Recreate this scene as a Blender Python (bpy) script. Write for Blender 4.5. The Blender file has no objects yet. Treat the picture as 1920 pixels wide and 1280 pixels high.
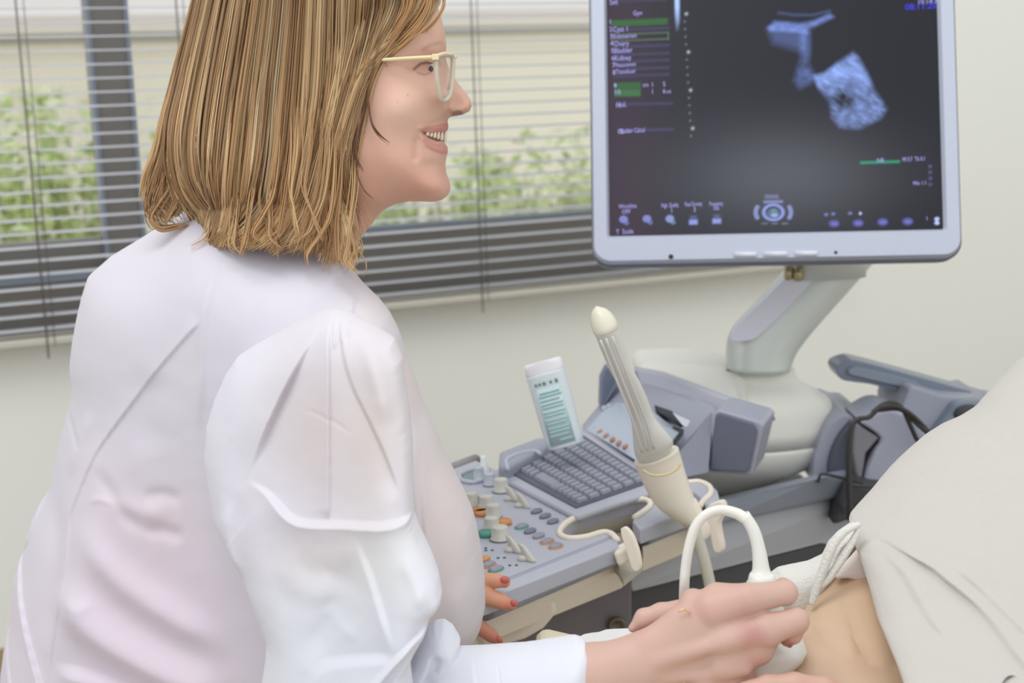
import bpy, bmesh, math, random
import numpy as np
from mathutils import Vector, Matrix, geometry
random.seed(7); RNG = np.random.RandomState(7)
C = bpy.context.scene.collection
SC = bpy.context.scene
# ---------------------------------------------------------------- camera
F = 2700.0
CAMZ = 1.05
_dn = np.array([547.0, 15190.0, F]); _dn /= np.linalg.norm(_dn)      # world down seen in (right, down, forward)
_up = -_dn
_fw = np.array([0.0, 0.0, 1.0]); _fh = _fw - _fw.dot(_up) * _up; _fh /= np.linalg.norm(_fh)
_rt = np.cross(_fh, _up)
if _rt[0] < 0: _rt = -_rt
# world axes X=_rt, Y=_fh, Z=_up expressed in camera coords -> rows map camera vector to world
R_CW = np.array([_rt, _fh, _up])
CAM = np.array([0.0, 0.0, CAMZ])
cam_data = bpy.data.cameras.new('camera'); cam = bpy.data.objects.new('camera', cam_data); C.objects.link(cam)
right_w = R_CW @ np.array([1.0, 0, 0]); down_w = R_CW @ np.array([0, 1.0, 0]); fwd_w = R_CW @ np.array([0, 0, 1.0])
_m = Matrix.Identity(4)
for _i in range(3):
    _m[_i][0] = right_w[_i]; _m[_i][1] = -down_w[_i]; _m[_i][2] = -fwd_w[_i]; _m[_i][3] = CAM[_i]
cam.matrix_world = _m
cam_data.sensor_width = 36.0; cam_data.lens = 36.0 * F / 1920.0
cam_data.clip_start = 0.05; cam_data.clip_end = 100
cam_data.dof.use_dof = True; cam_data.dof.focus_distance = 1.13; cam_data.dof.aperture_fstop = 8.0
SC.camera = cam
# ---------------------------------------------------------------- light and exposure
SC.view_settings.view_transform = 'Standard'
SC.view_settings.look = 'None'
SC.view_settings.exposure = 0.12
SC.view_settings.gamma = 1.0
SC.view_settings.use_curve_mapping = False
try:
    SC.cycles.use_denoising = True
    SC.cycles.max_bounces = 8
except Exception: pass
world = bpy.data.worlds.new('sky'); SC.world = world; world.use_nodes = True
_bg = world.node_tree.nodes['Background']
_bg.inputs[0].default_value = (0.93, 0.97, 1.0, 1); _bg.inputs[1].default_value = 1.0
def area_light(name, loc, target, size, power, col=(1, 1, 1)):
    ld = bpy.data.lights.new(name, 'AREA'); ld.shape = 'RECTANGLE'; ld.size = size[0]; ld.size_y = size[1]
    ld.energy = power; ld.color = col
    o = bpy.data.objects.new(name, ld); C.objects.link(o); o.location = loc
    o.rotation_euler = (Vector(target) - Vector(loc)).to_track_quat('-Z', 'Y').to_euler()
    return o
area_light('wall_fill_light', (-0.5, 0.9, 2.7), (0.7, 2.7, 0.9), (1.6, 0.6), 18, (1.0, 0.98, 0.95))  # added fill light that washes the window wall, not a fixture
area_light('room_fill_light', (1.6, -0.6, 2.5), (0.1, 1.3, 0.8), (1.2, 1.2), 2, (1.0, 0.96, 0.92))  # second added fill, weak and soft, from behind the camera
# ---------------------------------------------------------------- pixel <-> place helpers
def _dirs(px, py):
    px = np.asarray(px, float); py = np.asarray(py, float)
    v = np.stack([(px - 960.0) / F, (py - 640.0) / F, np.ones_like(px)], -1)
    return v @ R_CW.T
def P(px, py, d):
    """point on the ray of pixel (px,py) at depth d along the view axis"""
    v = _dirs(px, py); d = np.asarray(d, float)
    return CAM + v * d[..., None]
def onz(px, py, z):
    v = _dirs(px, py); t = (z - CAMZ) / v[..., 2]
    return CAM + v * t[..., None]
def depth_of(p): return (np.asarray(p) - CAM) @ fwd_w
def topx(p):
    q = (np.asarray(p) - CAM); x = q @ right_w; y = q @ down_w; z = q @ fwd_w
    return 960 + F * x / z, 640 + F * y / z
def onplane(px, py, p0, n):
    v = _dirs(px, py); t = ((p0 - CAM) @ n) / (v @ n)
    return CAM + v * t[..., None]
def srgb(r, g, b):
    f = lambda c: (c / 255.0) / 12.92 if c / 255.0 <= 0.04045 else ((c / 255.0 + 0.055) / 1.055) ** 2.4
    return (f(r), f(g), f(b))
# ---------------------------------------------------------------- materials
_mats = {}
def mat(name, rgb=None, rough=0.5, metal=0.0, noise=0.0, nscale=30.0, bump=0.0, bscale=200.0, emit=None, estr=1.0,
        trans=0.0, attr=None, sss=0.0, coat=0.0, alpha=1.0, spec=0.5, sheen=0.0):
    if name in _mats: return _mats[name]
    m = bpy.data.materials.new(name); m.use_nodes = True; nt = m.node_tree; b = nt.nodes['Principled BSDF']
    col = tuple(srgb(*rgb)) + (1,) if rgb else (0.8, 0.8, 0.8, 1)
    b.inputs['Base Color'].default_value = col
    b.inputs['Roughness'].default_value = rough; b.inputs['Metallic'].default_value = metal
    b.inputs['Specular IOR Level'].default_value = spec
    if trans: b.inputs['Transmission Weight'].default_value = trans; b.inputs['IOR'].default_value = 1.45
    if coat: b.inputs['Coat Weight'].default_value = coat; b.inputs['Coat Roughness'].default_value = 0.15
    if sheen: b.inputs['Sheen Weight'].default_value = sheen
    if sss:
        b.inputs['Subsurface Weight'].default_value = sss; b.inputs['Subsurface Radius'].default_value = (1.0, 0.4, 0.25)
        b.inputs['Subsurface Scale'].default_value = 0.004
    if alpha < 1: b.inputs['Alpha'].default_value = alpha
    src = None
    if attr:
        a = nt.nodes.new('ShaderNodeVertexColor'); a.layer_name = attr; src = a.outputs['Color']
    if noise:
        t = nt.nodes.new('ShaderNodeTexNoise'); t.inputs['Scale'].default_value = nscale; t.inputs['Detail'].default_value = 4
        tc = nt.nodes.new('ShaderNodeTexCoord'); nt.links.new(tc.outputs['Object'], t.inputs['Vector'])
        r = nt.nodes.new('ShaderNodeMapRange'); r.inputs['To Min'].default_value = 1 - noise; r.inputs['To Max'].default_value = 1 + noise
        nt.links.new(t.outputs['Fac'], r.inputs['Value'])
        mx = nt.nodes.new('ShaderNodeMix'); mx.data_type = 'RGBA'; mx.blend_type = 'MULTIPLY'; mx.inputs['Factor'].default_value = 1.0
        if src: nt.links.new(src, mx.inputs['A'])
        else: mx.inputs['A'].default_value = col
        nt.links.new(r.outputs['Result'], mx.inputs['B']); src = mx.outputs['Result']
    if src: nt.links.new(src, b.inputs['Base Color'])
    if bump:
        t2 = nt.nodes.new('ShaderNodeTexNoise'); t2.inputs['Scale'].default_value = bscale; t2.inputs['Detail'].default_value = 3
        tc2 = nt.nodes.new('ShaderNodeTexCoord'); nt.links.new(tc2.outputs['Object'], t2.inputs['Vector'])
        bp = nt.nodes.new('ShaderNodeBump'); bp.inputs['Strength'].default_value = bump; bp.inputs['Distance'].default_value = 0.002
        nt.links.new(t2.outputs['Fac'], bp.inputs['Height']); nt.links.new(bp.outputs['Normal'], b.inputs['Normal'])
    if emit:
        b.inputs['Emission Color'].default_value = tuple(srgb(*emit)) + (1,); b.inputs['Emission Strength'].default_value = estr
    _mats[name] = m
    return m
# ---------------------------------------------------------------- mesh helpers
def mesh_obj(name, verts, faces, m, parent=None, smooth=True, cols=None, bevel=0.0, label=None, colname='Col'):
    me = bpy.data.meshes.new(name)
    verts = np.asarray(verts, float)
    me.from_pydata([tuple(v) for v in verts], [], [tuple(int(i) for i in f) for f in faces]); me.update()
    if cols is not None:
        a = me.color_attributes.new(colname, 'FLOAT_COLOR', 'POINT')
        cc = np.ones((len(verts), 4)); cc[:, :3] = cols; a.data.foreach_set('color', cc.ravel())
    if smooth: me.polygons.foreach_set('use_smooth', [True] * len(me.polygons))
    o = bpy.data.objects.new(name, me); C.objects.link(o)
    if isinstance(m, (list, tuple)):
        for k in m: me.materials.append(k)
    else: me.materials.append(m)
    if parent is not None: o.parent = parent; o.matrix_parent_inverse = parent.matrix_world.inverted()
    if bevel:
        bv = o.modifiers.new('bevel', 'BEVEL'); bv.width = bevel; bv.segments = 3; bv.limit_method = 'ANGLE'; bv.angle_limit = math.radians(35)
        if smooth:
            wn = o.modifiers.new('wn', 'WEIGHTED_NORMAL')
    if label: o['label'] = label
    return o
def fix_normals(o):
    bm = bmesh.new(); bm.from_mesh(o.data); bmesh.ops.recalc_face_normals(bm, faces=bm.faces[:]); bm.to_mesh(o.data); bm.free(); return o
def empty(name, loc):
    o = bpy.data.objects.new(name, None); C.objects.link(o); o.location = tuple(loc); o.empty_display_size = 0.05
    o.matrix_world = Matrix.Translation(tuple(loc)); return o
def tag(o, label=None, cat=None, group=None, kind=None):
    if label: o['label'] = label
    if cat: o['category'] = cat
    if group: o['group'] = group
    if kind: o['kind'] = kind
    return o
class MB:
    def __init__(s): s.v = []; s.f = []; s.n = 0
    def add(s, v, f):
        v = np.asarray(v, float).reshape(-1, 3); s.v.append(v)
        s.f += [tuple(int(i) + s.n for i in q) for q in f]; s.n += len(v); return s
    def prism(s, top, bot):
        """closed solid between two matching outlines"""
        n = len(top); v = list(top) + list(bot)
        f = [tuple(range(n)), tuple(range(2 * n - 1, n - 1, -1))]
        f += [(i, i + n, (i + 1) % n + n, (i + 1) % n) for i in range(n)]
        return s.add(v, f)
    def box(s, c, ax, ay, az):
        c, ax, ay, az = [np.asarray(q, float) for q in (c, ax, ay, az)]
        v = [c + sx * ax + sy * ay + sz * az for sx in (-1, 1) for sy in (-1, 1) for sz in (-1, 1)]
        return s.add(v, [(0, 1, 3, 2), (4, 6, 7, 5), (0, 4, 5, 1), (2, 3, 7, 6), (0, 2, 6, 4), (1, 5, 7, 3)])
    def tube(s, pts, rad, n=10, caps=True, flat=1.0, upv=None):
        pts = np.asarray(pts, float); m = len(pts); rad = np.ones(m) * rad if np.isscalar(rad) else np.asarray(rad, float)
        t = np.gradient(pts, axis=0); t /= np.linalg.norm(t, axis=1)[:, None] + 1e-12
        u = np.array([0, 0, 1.0]) if upv is None else np.asarray(upv, float)
        if abs(t[0] @ u) > 0.95: u = np.array([1.0, 0, 0])
        V = []
        for i in range(m):
            a = np.cross(t[i], u); a /= np.linalg.norm(a) + 1e-12; b = np.cross(a, t[i]); u = b
            for k in range(n):
                th = 2 * math.pi * k / n
                V.append(pts[i] + rad[i] * (math.cos(th) * a + flat * math.sin(th) * b))
        Fc = [(i * n + k, i * n + (k + 1) % n, (i + 1) * n + (k + 1) % n, (i + 1) * n + k) for i in range(m - 1) for k in range(n)]
        if caps: Fc += [tuple(range(n))[::-1], tuple((m - 1) * n + k for k in range(n))]
        return s.add(V, Fc)
    def rings(s, rs, caps=True):
        n = len(rs[0]); m = len(rs); V = np.concatenate([np.asarray(r, float) for r in rs])
        Fc = [(i * n + k, i * n + (k + 1) % n, (i + 1) * n + (k + 1) % n, (i + 1) * n + k) for i in range(m - 1) for k in range(n)]
        if caps: Fc += [tuple(range(n))[::-1], tuple((m - 1) * n + k for k in range(n))]
        return s.add(V, Fc)
    def build(s, name, m, parent=None, smooth=True, bevel=0.0, label=None):
        o = mesh_obj(name, np.concatenate(s.v), s.f, m, parent, smooth, bevel=bevel, label=label)
        return fix_normals(o)
def spline(pts, n):
    """Catmull-Rom through the points, n samples"""
    p = np.asarray(pts, float); k = len(p)
    if k < 3:
        t = np.linspace(0, 1, n)[:, None]; return p[0] * (1 - t) + p[-1] * t
    q = np.vstack([2 * p[0] - p[1], p, 2 * p[-1] - p[-2]])
    t = np.linspace(0, k - 1 - 1e-9, n); i = t.astype(int); u = (t - i)[:, None]
    a, b, c, d = q[i], q[i + 1], q[i + 2], q[i + 3]
    return 0.5 * ((2 * b) + (-a + c) * u + (2 * a - 5 * b + 4 * c - d) * u ** 2 + (-a + 3 * b - 3 * c + d) * u ** 3)
def pw(pts, d):
    p = np.asarray(pts, float)
    if p.shape[1] == 3: return P(p[:, 0], p[:, 1], p[:, 2])
    return P(p[:, 0], p[:, 1], np.ones(len(p)) * d)
HFWD = np.array([fwd_w[0], fwd_w[1], 0.0]); HFWD /= np.linalg.norm(HFWD)
UPW = np.array([0, 0, 1.0])
def slab(mb, poly, d, thick, dirv=None):
    """outline seen at depth d (or per-point depth), extruded away by thick along dirv (default level, away)"""
    t = pw(poly, d); dv = HFWD if dirv is None else np.asarray(dirv, float)
    return mb.prism(t, t + dv * thick)
def ellipse_ring(c, ra, rb, n=32, a=None, b=None, pw_=1.0):
    a = np.array([1.0, 0, 0]) if a is None else a; b = np.array([0, 1.0, 0]) if b is None else b
    th = np.linspace(0, 2 * math.pi, n, endpoint=False)
    cs = np.sign(np.cos(th)) * np.abs(np.cos(th)) ** pw_; sn = np.sign(np.sin(th)) * np.abs(np.sin(th)) ** pw_
    return np.asarray(c) + ra * cs[:, None] * a + rb * sn[:, None] * b
def rounded_rect(w, h, r, n=6):
    pts = []
    for cx, cy, a0 in ((w - r, h - r, 0), (-w + r, h - r, 90), (-w + r, -h + r, 180), (w - r, -h + r, 270)):
        for k in range(n + 1):
            a = math.radians(a0 + 90 * k / n); pts.append((cx + r * math.cos(a), cy + r * math.sin(a)))
    return np.array(pts)
# ================================================================ SETTING
WU = R_CW @ (np.array([5970.0, -695.0, F]) / np.linalg.norm([5970.0, -695.0, F])); WU[2] = 0; WU /= np.linalg.norm(WU)
WN = np.array([WU[1], -WU[0], 0.0])                 # into the room
if WN[1] > 0: WN = -WN
W0 = P(np.array(100.0), np.array(640.0), np.array(2.45))
def onwall(px, py, off=0.0):
    return onplane(np.asarray(px, float), np.asarray(py, float), W0 + WN * off, WN)
def wuz(px, py, off=0.0):
    q = onwall(px, py, off); return float((q - W0) @ WU), float(q[2])
def wp(u, z, off=0.0): 
    q = W0 + WU * u + WN * off; return np.array([q[0], q[1], z])
def wbox(mb, u0, u1, z0, z1, o0, o1):
    c = wp((u0 + u1) / 2, (z0 + z1) / 2, (o0 + o1) / 2)
    return mb.box(c, WU * (u1 - u0) / 2, WN * (o1 - o0) / 2, UPW * (z1 - z0) / 2)
M_wall = mat('wall_paint', (241, 241, 235), 0.9, noise=0.015, nscale=3, bump=0.05, bscale=150)
M_floor = mat('floor_lino', (168, 156, 138), 0.6, noise=0.05, nscale=8)
M_base = mat('wood_baseboard', (172, 150, 122), 0.5, noise=0.1, nscale=12)
M_frame = mat('window_frame_grey', (152, 147, 141), 0.5, noise=0.02)
M_frame_edge = mat('window_frame_edge', (165, 175, 190), 0.4)
M_slat = mat('blind_slat', (196, 197, 202), 0.4, metal=0.0)
M_cord = mat('blind_cord', (120, 116, 114), 0.8)
M_rail = mat('blind_rail', (196, 192, 180), 0.5)
uL, zS = wuz(100, 600)            # bottom edge of the window opening
_, z_bot = wuz(100, 622)
z_top = CAMZ + 0.9
u_right = wuz(1700, 500)[0]; 
u0w, u1w = -0.9, wuz(1500, 480)[0]
zfloor = 0.0
# wall with opening: four boxes
mb = MB()
wbox(mb, -4, 4.5, 0, z_bot, -0.2, 0.0)
wbox(mb, -4, 4.5, z_top, 2.8, -0.2, 0.0)
wbox(mb, -4, u0w, z_bot, z_top, -0.2, 0.0)
wbox(mb, u1w, 4.5, z_bot, z_top, -0.2, 0.0)
tag(mb.build('wall_back', M_wall, smooth=False), 'plain off-white wall around the window', kind='structure')
mb = MB(); mb.box((0.3, 1.0, -0.05), (5, 0, 0), (0, 4.5, 0), (0, 0, 0.05)); tag(mb.build('floor', M_floor, smooth=False), kind='structure')
zb = wuz(8, 1213)[1]
mb = MB(); wbox(mb, -4, 4.5, 0, max(zb, 0.05), 0.0, 0.012); tag(mb.build('baseboard_back', M_base, smooth=False), kind='structure')
# side wall on the right, turning toward the viewer
uR = wuz(2050, 600)[0]
mb = MB(); mb.box(wp(uR + 0.05, 1.4, 1.6), WU * 0.05, WN * 1.6, UPW * 1.4); tag(mb.build('wall_right', M_wall, smooth=False), kind='structure')
# window: sash frames
win = empty('window_1', wp(0, z_bot, 0)); tag(win, 'wide grey framed window behind the venetian blind', kind='structure')
um0 = wuz(172, 200, -0.06)[0]; um1 = wuz(247, 200, -0.06)[0]
mb = MB()
zl = wuz(90, 455, -0.05)[1]          # glass bottom, left sash
zr = wuz(1000, 405, -0.05)[1]
zst = z_top
wbox(mb, um0 + .004, um1 - .004, z_bot, zst, -0.11, -0.035)
wbox(mb, u0w, um0, z_bot, zl, -0.11, -0.05)
wbox(mb, um1, u1w, z_bot, zr, -0.11, -0.05)
wbox(mb, u0w, u1w, z_top - 0.06, z_top, -0.11, -0.05)
wbox(mb, u1w - 0.07, u1w, z_bot, z_top, -0.11, -0.05)
mb.build('window_frame', M_frame, win, smooth=False, bevel=0.003)
mb = MB()
zledge = wuz(90, 522, -0.03)[1]
wbox(mb, u0w, um0, zledge - 0.006, zledge + 0.006, -0.05, -0.02)
wbox(mb, um0 - .002, um0 + .006, zledge, zst, -0.05, -0.03)
wbox(mb, um1 - .006, um1 + .002, z_bot + .1, zst, -0.05, -0.03)
wbox(mb, um1, u1w, zr - 0.004, zr + 0.006, -0.05, -0.03)
mb.build('frame_edge', M_frame_edge, win, smooth=False, bevel=0.002, label='bright bluish edge strips of the frame')
M_glass = mat('window_glass', (255, 255, 255), 0.0, trans=1.0, alpha=0.12)
mb = MB(); wbox(mb, u0w, um0, zl, z_top - .06, -0.085, -0.081); mb.build('pane', M_glass, win, smooth=False)
mb = MB(); wbox(mb, um1, u1w - .07, zr, z_top - .06, -0.085, -0.081); mb.build('pane', M_glass, win, smooth=False)
# venetian blind, hung in front of the wall face
bl = empty('venetian_blind', wp(0.5, z_bot, 0.04)); tag(bl, 'grey horizontal venetian blind hanging across the whole window', 'blind')
zrail = wuz(930, 551, 0.045)[1]
pitch = 0.0225
mb = MB(); ub0, ub1 = u0w - 0.03, u1w + 0.04
k = 0; z = zrail + 0.02
while z < z_top:
    cv = []
    for j in range(5):
        a = (j / 4 - 0.5); cv.append((0.045 + a * 0.0245, z + 0.0018 * (1 - (2 * a) ** 2) + a * -0.0022))
    vs = []
    for uu in (ub0, ub1):
        for (o_, zz) in cv: vs.append(wp(uu, zz, o_))
        for (o_, zz) in cv[::-1]: vs.append(wp(uu, zz - 0.0004, o_))
    n_ = 10
    mb.add(vs, [(i, (i + 1) % n_, (i + 1) % n_ + n_, i + n_) for i in range(n_)] + [tuple(range(n_)), tuple(range(2 * n_ - 1, n_ - 1, -1))])
    z += pitch; k += 1
mb.build('slats', M_slat, bl)
mb = MB(); wbox(mb, ub0, ub1, zrail - 0.008, zrail + 0.005, 0.03, 0.06); mb.build('bottom_rail', M_rail, bl, bevel=0.003)
for px_ in (82, 372, 905, 1480):
    uu = wuz(px_, 570, 0.06)[0]
    mb = MB(); mb.tube([wp(uu, zrail - 0.03, 0.06), wp(uu, z_top, 0.06)], 0.0015, 6)
    mb.tube([wp(uu + .012, zrail - 0.01, 0.06), wp(uu + .012, z_top, 0.06)], 0.0008, 5)
    mb.build('cord', M_cord, bl)
# outside: neighbouring facade with a ledge, bushes along its foot
OUT = -6.0
def wuo(px, py, off): 
    q = onwall(px, py, off); return float((q - W0) @ WU), float(q[2])
M_fac = mat('facade_render', (254, 243, 230), 0.9, noise=0.06, nscale=1.2)
M_ledge = mat('facade_ledge', (240, 226, 220), 0.8)
M_band = mat('facade_band', (176, 168, 166), 0.8)
M_white = mat('facade_upper', (247, 245, 244), 0.8)
zA = wuo(900, 50, OUT)[1]; zB = wuo(900, 22, OUT)[1]; zC = wuo(900, 66, OUT)[1]
fac = empty('neighbouring_house', wp(3, -1.5, OUT)); tag(fac, 'cream rendered house facade with pale ledge outside the window', 'building')
ul, ur = -6, 13
mb = MB(); wbox(mb, ul, ur, -2.5, zC, OUT - .3, OUT); mb.build('lower_facade', M_fac, fac, smooth=False)
mb = MB(); wbox(mb, ul, ur, zC, zA, OUT - .3, OUT + .02); mb.build('band', M_band, fac, smooth=False)
mb = MB(); wbox(mb, ul, ur, zA, zB, OUT - .3, OUT + .12); mb.build('ledge', M_ledge, fac, smooth=False)
mb = MB(); wbox(mb, ul, ur, zB, zB + 2.5, OUT - .3, OUT); mb.build('upper_facade', M_white, fac, smooth=False)
mb = MB(); mb.box(wp(3, -1.6, -4.5), WU * 9, WN * 3.8, UPW * 0.1)
tag(mb.build('ground_outside', mat('grass_ground', (190, 205, 150), 0.9, noise=0.2, nscale=4), smooth=False), kind='structure')
M_leaf = mat('bush_leaf', None, 0.6, attr='Col')
def bush(px, ptop, pbot, wpx, off, seed, label):
    """a leafy shrub with leaf blades scattered through a lumpy crown"""
    r = np.random.RandomState(seed)
    u, zt = wuo(px, ptop, off); _, zbm = wuo(px, pbot, off); w = abs(wuo(px + wpx, ptop, off)[0] - u)
    root = empty('garden_bush', wp(u, -1.5, off)); tag(root, label, 'bush', 'bushes growing outside the window')
    mb = MB()
    for j in range(7): mb.tube([wp(u + r.uniform(-.1, .1), -1.55, off), wp(u + r.uniform(-w, w) * .7, (zt + zbm) / 2, off + r.uniform(-.2, .2))], [0.02, 0.006], 5)
    mb.build('stem', mat('bush_stem', (150, 150, 100), 0.9), root)
    n = 3400
    V = []; Fc = []; Cc = []
    lumps = [(r.uniform(-.8, .8), r.uniform(-.8, .9), r.uniform(.25, .5)) for _ in range(9)]
    H = (zt - (-1.4)) / 2; zc = (zt - 1.4) / 2
    pal = [srgb(222, 236, 170), srgb(200, 222, 136), srgb(240, 246, 214), srgb(180, 204, 118), srgb(236, 238, 200), srgb(150, 172, 104)]
    for i in range(n):
        l = lumps[r.randint(len(lumps))]
        cx, cz = np.clip(l[0] + r.normal() * l[2] * .5, -1, 1), l[1] + r.normal() * l[2] * .5
        c = wp(u + cx * w, min(zc + cz * H, zt + 0.06 * r.rand()), off + r.uniform(-.22, .22))
        s_ = r.uniform(.02, .05)
        a = r.normal(size=3); a /= np.linalg.norm(a); b = np.cross(a, r.normal(size=3)); b /= np.linalg.norm(b)
        k0 = len(V); V += [c - a * s_, c + b * s_ * .45, c + a * s_, c - b * s_ * .45]; Fc.append((k0, k0 + 1, k0 + 2, k0 + 3))
        cc = np.array(pal[r.randint(len(pal))]); Cc += [cc] * 4
    mesh_obj('foliage', V, Fc, M_leaf, root, smooth=False, cols=np.array(Cc))
bush(20, 205, 450, 92, -3.1, 11, 'light green bush outside the left window pane, nearest the left edge')
bush(135, 195, 450, 95, -3.9, 12, 'light green bush outside, just left of the grey window mullion')
bush(255, 235, 450, 115, -3.1, 13, 'light green bush outside, between the mullion and the blonde hair')
bush(400, 250, 450, 100, -3.9, 16, 'light green bush outside, mostly hidden behind the blonde hair')
bush(740, 330, 450, 115, -3.1, 14, 'low green bush outside, below the chin of the woman in glasses')
bush(900, 300, 450, 120, -3.9, 15, 'light green bush outside, between the chin and the blind cord')
bush(1050, 265, 450, 110, -3.1, 17, 'light green bush outside, beside the left edge of the monitor')
# ================================================================ MONITOR
M_bez = mat('monitor_bezel', (190, 196, 213), 0.38, noise=0.01)
M_bez_dark = mat('monitor_side', (120, 122, 135), 0.4)
M_black = mat('black_plastic', (40, 40, 44), 0.5)
M_btn = mat('silver_button', (214, 216, 228), 0.3)
mon = empty('ultrasound_monitor', P(np.array(1455.), np.array(505.), np.array(1.70)))
tag(mon, 'grey flat screen monitor showing an ultrasound image above the console', 'monitor')
BL = P(np.array(1143.), np.array(443.), np.array(1.70)); BR = P(np.array(1768.), np.array(430.), np.array(1.665))
SX = BR - BL; SW = np.linalg.norm(SX); SX /= SW
_t = P(np.array(1113.), np.array(0.), np.array(1.72)) - BL
SY = _t - (_t @ SX) * SX; SY /= np.linalg.norm(SY); SN = np.cross(SX, SY)   # SN toward viewer
if SN @ fwd_w > 0: SN = -SN
SH = SW * 0.8
SO = BL
def S(px, py, off=0.0):
    return onplane(np.asarray(px, float), np.asarray(py, float), SO + SN * off, SN)
def s2(x, y, off=0.0): return SO + SX * x + SY * y + SN * off
cx_, cy_ = SW / 2, SH / 2
def outline(w, h, r, off, dy=0.0, n=8): 
    return np.array([s2(cx_ + a, cy_ + dy + b, off) for a, b in rounded_rect(w, h, r, n)])
bw_l = 0.021; bw_b = 0.036
hw, hh = SW / 2 + bw_l, SH / 2 + (bw_b + 0.024) / 2; dyb = -(bw_b - 0.024) / 2
mb = MB()
rsO = [outline(hw - .012, hh - .012, .012, -0.062, dyb), outline(hw - .003, hh - .003, .018, -0.05, dyb), outline(hw, hh, .022, -0.02, dyb), outline(hw, hh, .022, -0.002, dyb)]
mb.rings(rsO); mb.build('back_shell', M_bez_dark, mon, bevel=0)
# front bezel: ring with an opening
n_ = len(rounded_rect(1, 1, .1, 8))
o1 = outline(hw, hh, .022, -0.010, dyb); o2 = outline(hw - .0035, hh - .006, .019, 0.009, dyb); o3 = outline(SW / 2 + .003, SH / 2 + .003, .004, 0.009); o4 = outline(SW / 2, SH / 2, .002, 0.001)
o0 = outline(hw, hh, .022, -0.018, dyb)
V = np.concatenate([o0, o1, o2, o3, o4]); Fc = []
for r_ in range(4):
    for i in range(n_): Fc.append((r_ * n_ + i, r_ * n_ + (i + 1) % n_, (r_ + 1) * n_ + (i + 1) % n_, (r_ + 1) * n_ + i))
fix_normals(mesh_obj('bezel', V, Fc, M_bez, mon, smooth=False))
for px_, py_, hwp in ((1397, 477, 21), (1454, 476, 22), (1511, 475, 21)):
    c = S(px_, py_, 0.0095); w = hwp * 1.69 / F
    mb = MB(); mb.rings([np.array([c + SX * a + SY * b + SN * o for a, b in rounded_rect(w, .0028, .0012, 3)]) for o in (-.001, .0015)])
    mb.build('button', M_btn, mon)
for px_, py_, r_ in ((1258, 481, .0028), (1567, 473, .0018)):
    c = S(px_, py_, 0.0092); mb = MB(); mb.rings([ellipse_ring(c + SN * o, r_, r_, 14, SX, SY) for o in (-.001, .0006)]); mb.build('indicator', M_black, mon)
# screen: emissive picture, painted vertex by vertex (a lit display, with a room reflection painted in)
scr_m = bpy.data.materials.new('lit_screen'); scr_m.use_nodes = True
_nt = scr_m.node_tree; _b = _nt.nodes['Principled BSDF']; _b.inputs['Base Color'].default_value = (0.012, 0.012, 0.016, 1); _b.inputs['Roughness'].default_value = 0.3; _b.inputs['Specular IOR Level'].default_value = 0.18
_a = _nt.nodes.new('ShaderNodeVertexColor'); _a.layer_name = 'Col'; _nt.links.new(_a.outputs['Color'], _b.inputs['Emission Color']); _b.inputs['Emission Strength'].default_value = 1.0
NX, NY = 330, 264
gx, gy = np.meshgrid(np.linspace(0, SW, NX), np.linspace(0, SH, NY))
SP = SO + gx[..., None] * SX + gy[..., None] * SY + SN * 0.0015
qx, qy = topx(SP.reshape(-1, 3)); qx = qx.reshape(gx.shape); qy = qy.reshape(gx.shape)
def vnoise(x, y, seed):
    r = np.random.RandomState(seed); g = r.rand(257, 257); xi = np.floor(x).astype(int); yi = np.floor(y).astype(int)
    fx = x - xi; fy = y - yi; fx = fx * fx * (3 - 2 * fx); fy = fy * fy * (3 - 2 * fy)
    a = g[yi % 256, xi % 256]; b = g[yi % 256, (xi + 1) % 256]; c = g[(yi + 1) % 256, xi % 256]; d = g[(yi + 1) % 256, (xi + 1) % 256]
    return (a * (1 - fx) + b * fx) * (1 - fy) + (c * (1 - fx) + d * fx) * fy
def fbm(x, y, seed, o=3):
    t = 0; a = .5
    for k in range(o): t = t + a * vnoise(x * 2 ** k, y * 2 ** k, seed + k); a *= .5
    return t / (1 - .5 ** o)
def inpoly(x, y, poly):
    p = np.asarray(poly, float); ins = np.zeros(x.shape, bool); j = len(p) - 1
    for i in range(len(p)):
        c = ((p[i, 1] > y) != (p[j, 1] > y)) & (x < (p[j, 0] - p[i, 0]) * (y - p[i, 1]) / (p[j, 1] - p[i, 1] + 1e-12) + p[i, 0]); ins ^= c; j = i
    return ins
def dpoly(x, y, pts, closed=False):
    p = np.asarray(pts, float); d = np.full(np.shape(x), 1e9); n = len(p)
    for i in range(n if closed else n - 1):
        a = p[i]; b = p[(i + 1) % n]; ab = b - a; t = np.clip(((x - a[0]) * ab[0] + (y - a[1]) * ab[1]) / (ab @ ab + 1e-12), 0, 1)
        d = np.minimum(d, np.hypot(x - a[0] - t * ab[0], y - a[1] - t * ab[1]))
    return d
def soft(x, y, poly, w):
    d = dpoly(x, y, poly, True); i = inpoly(x, y, poly); return np.clip(.5 + np.where(i, d, -d) / (2 * w), 0, 1)
img = np.zeros(qx.shape + (3,)) + np.array([.010, .010, .014])
room_reflection = np.exp(-((qx - 1470) / 190) ** 2 - ((qy - 330) / 90) ** 2)  # grey reflection of the room on the glass, painted into the emission
img += room_reflection[..., None] * np.array([.070, .075, .084])
img += (np.exp(-((qx - 1165) / 70) ** 2) * .4)[..., None] * np.array([.05, .010, .026])
sw = np.clip((1700 - qx) / 500, 0, 1)[..., None]; img += sw * np.array([.014, .015, .018])
B = np.array([.20, .30, .78])
wing = soft(qx, qy, [(1440, 52), (1452, 40), (1500, 44), (1525, 40), (1556, 26), (1563, 32), (1530, 48), (1516, 54), (1512, 62), (1444, 58)], 4)
tn = fbm(qx / 9, qy / 7, 5)
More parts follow.
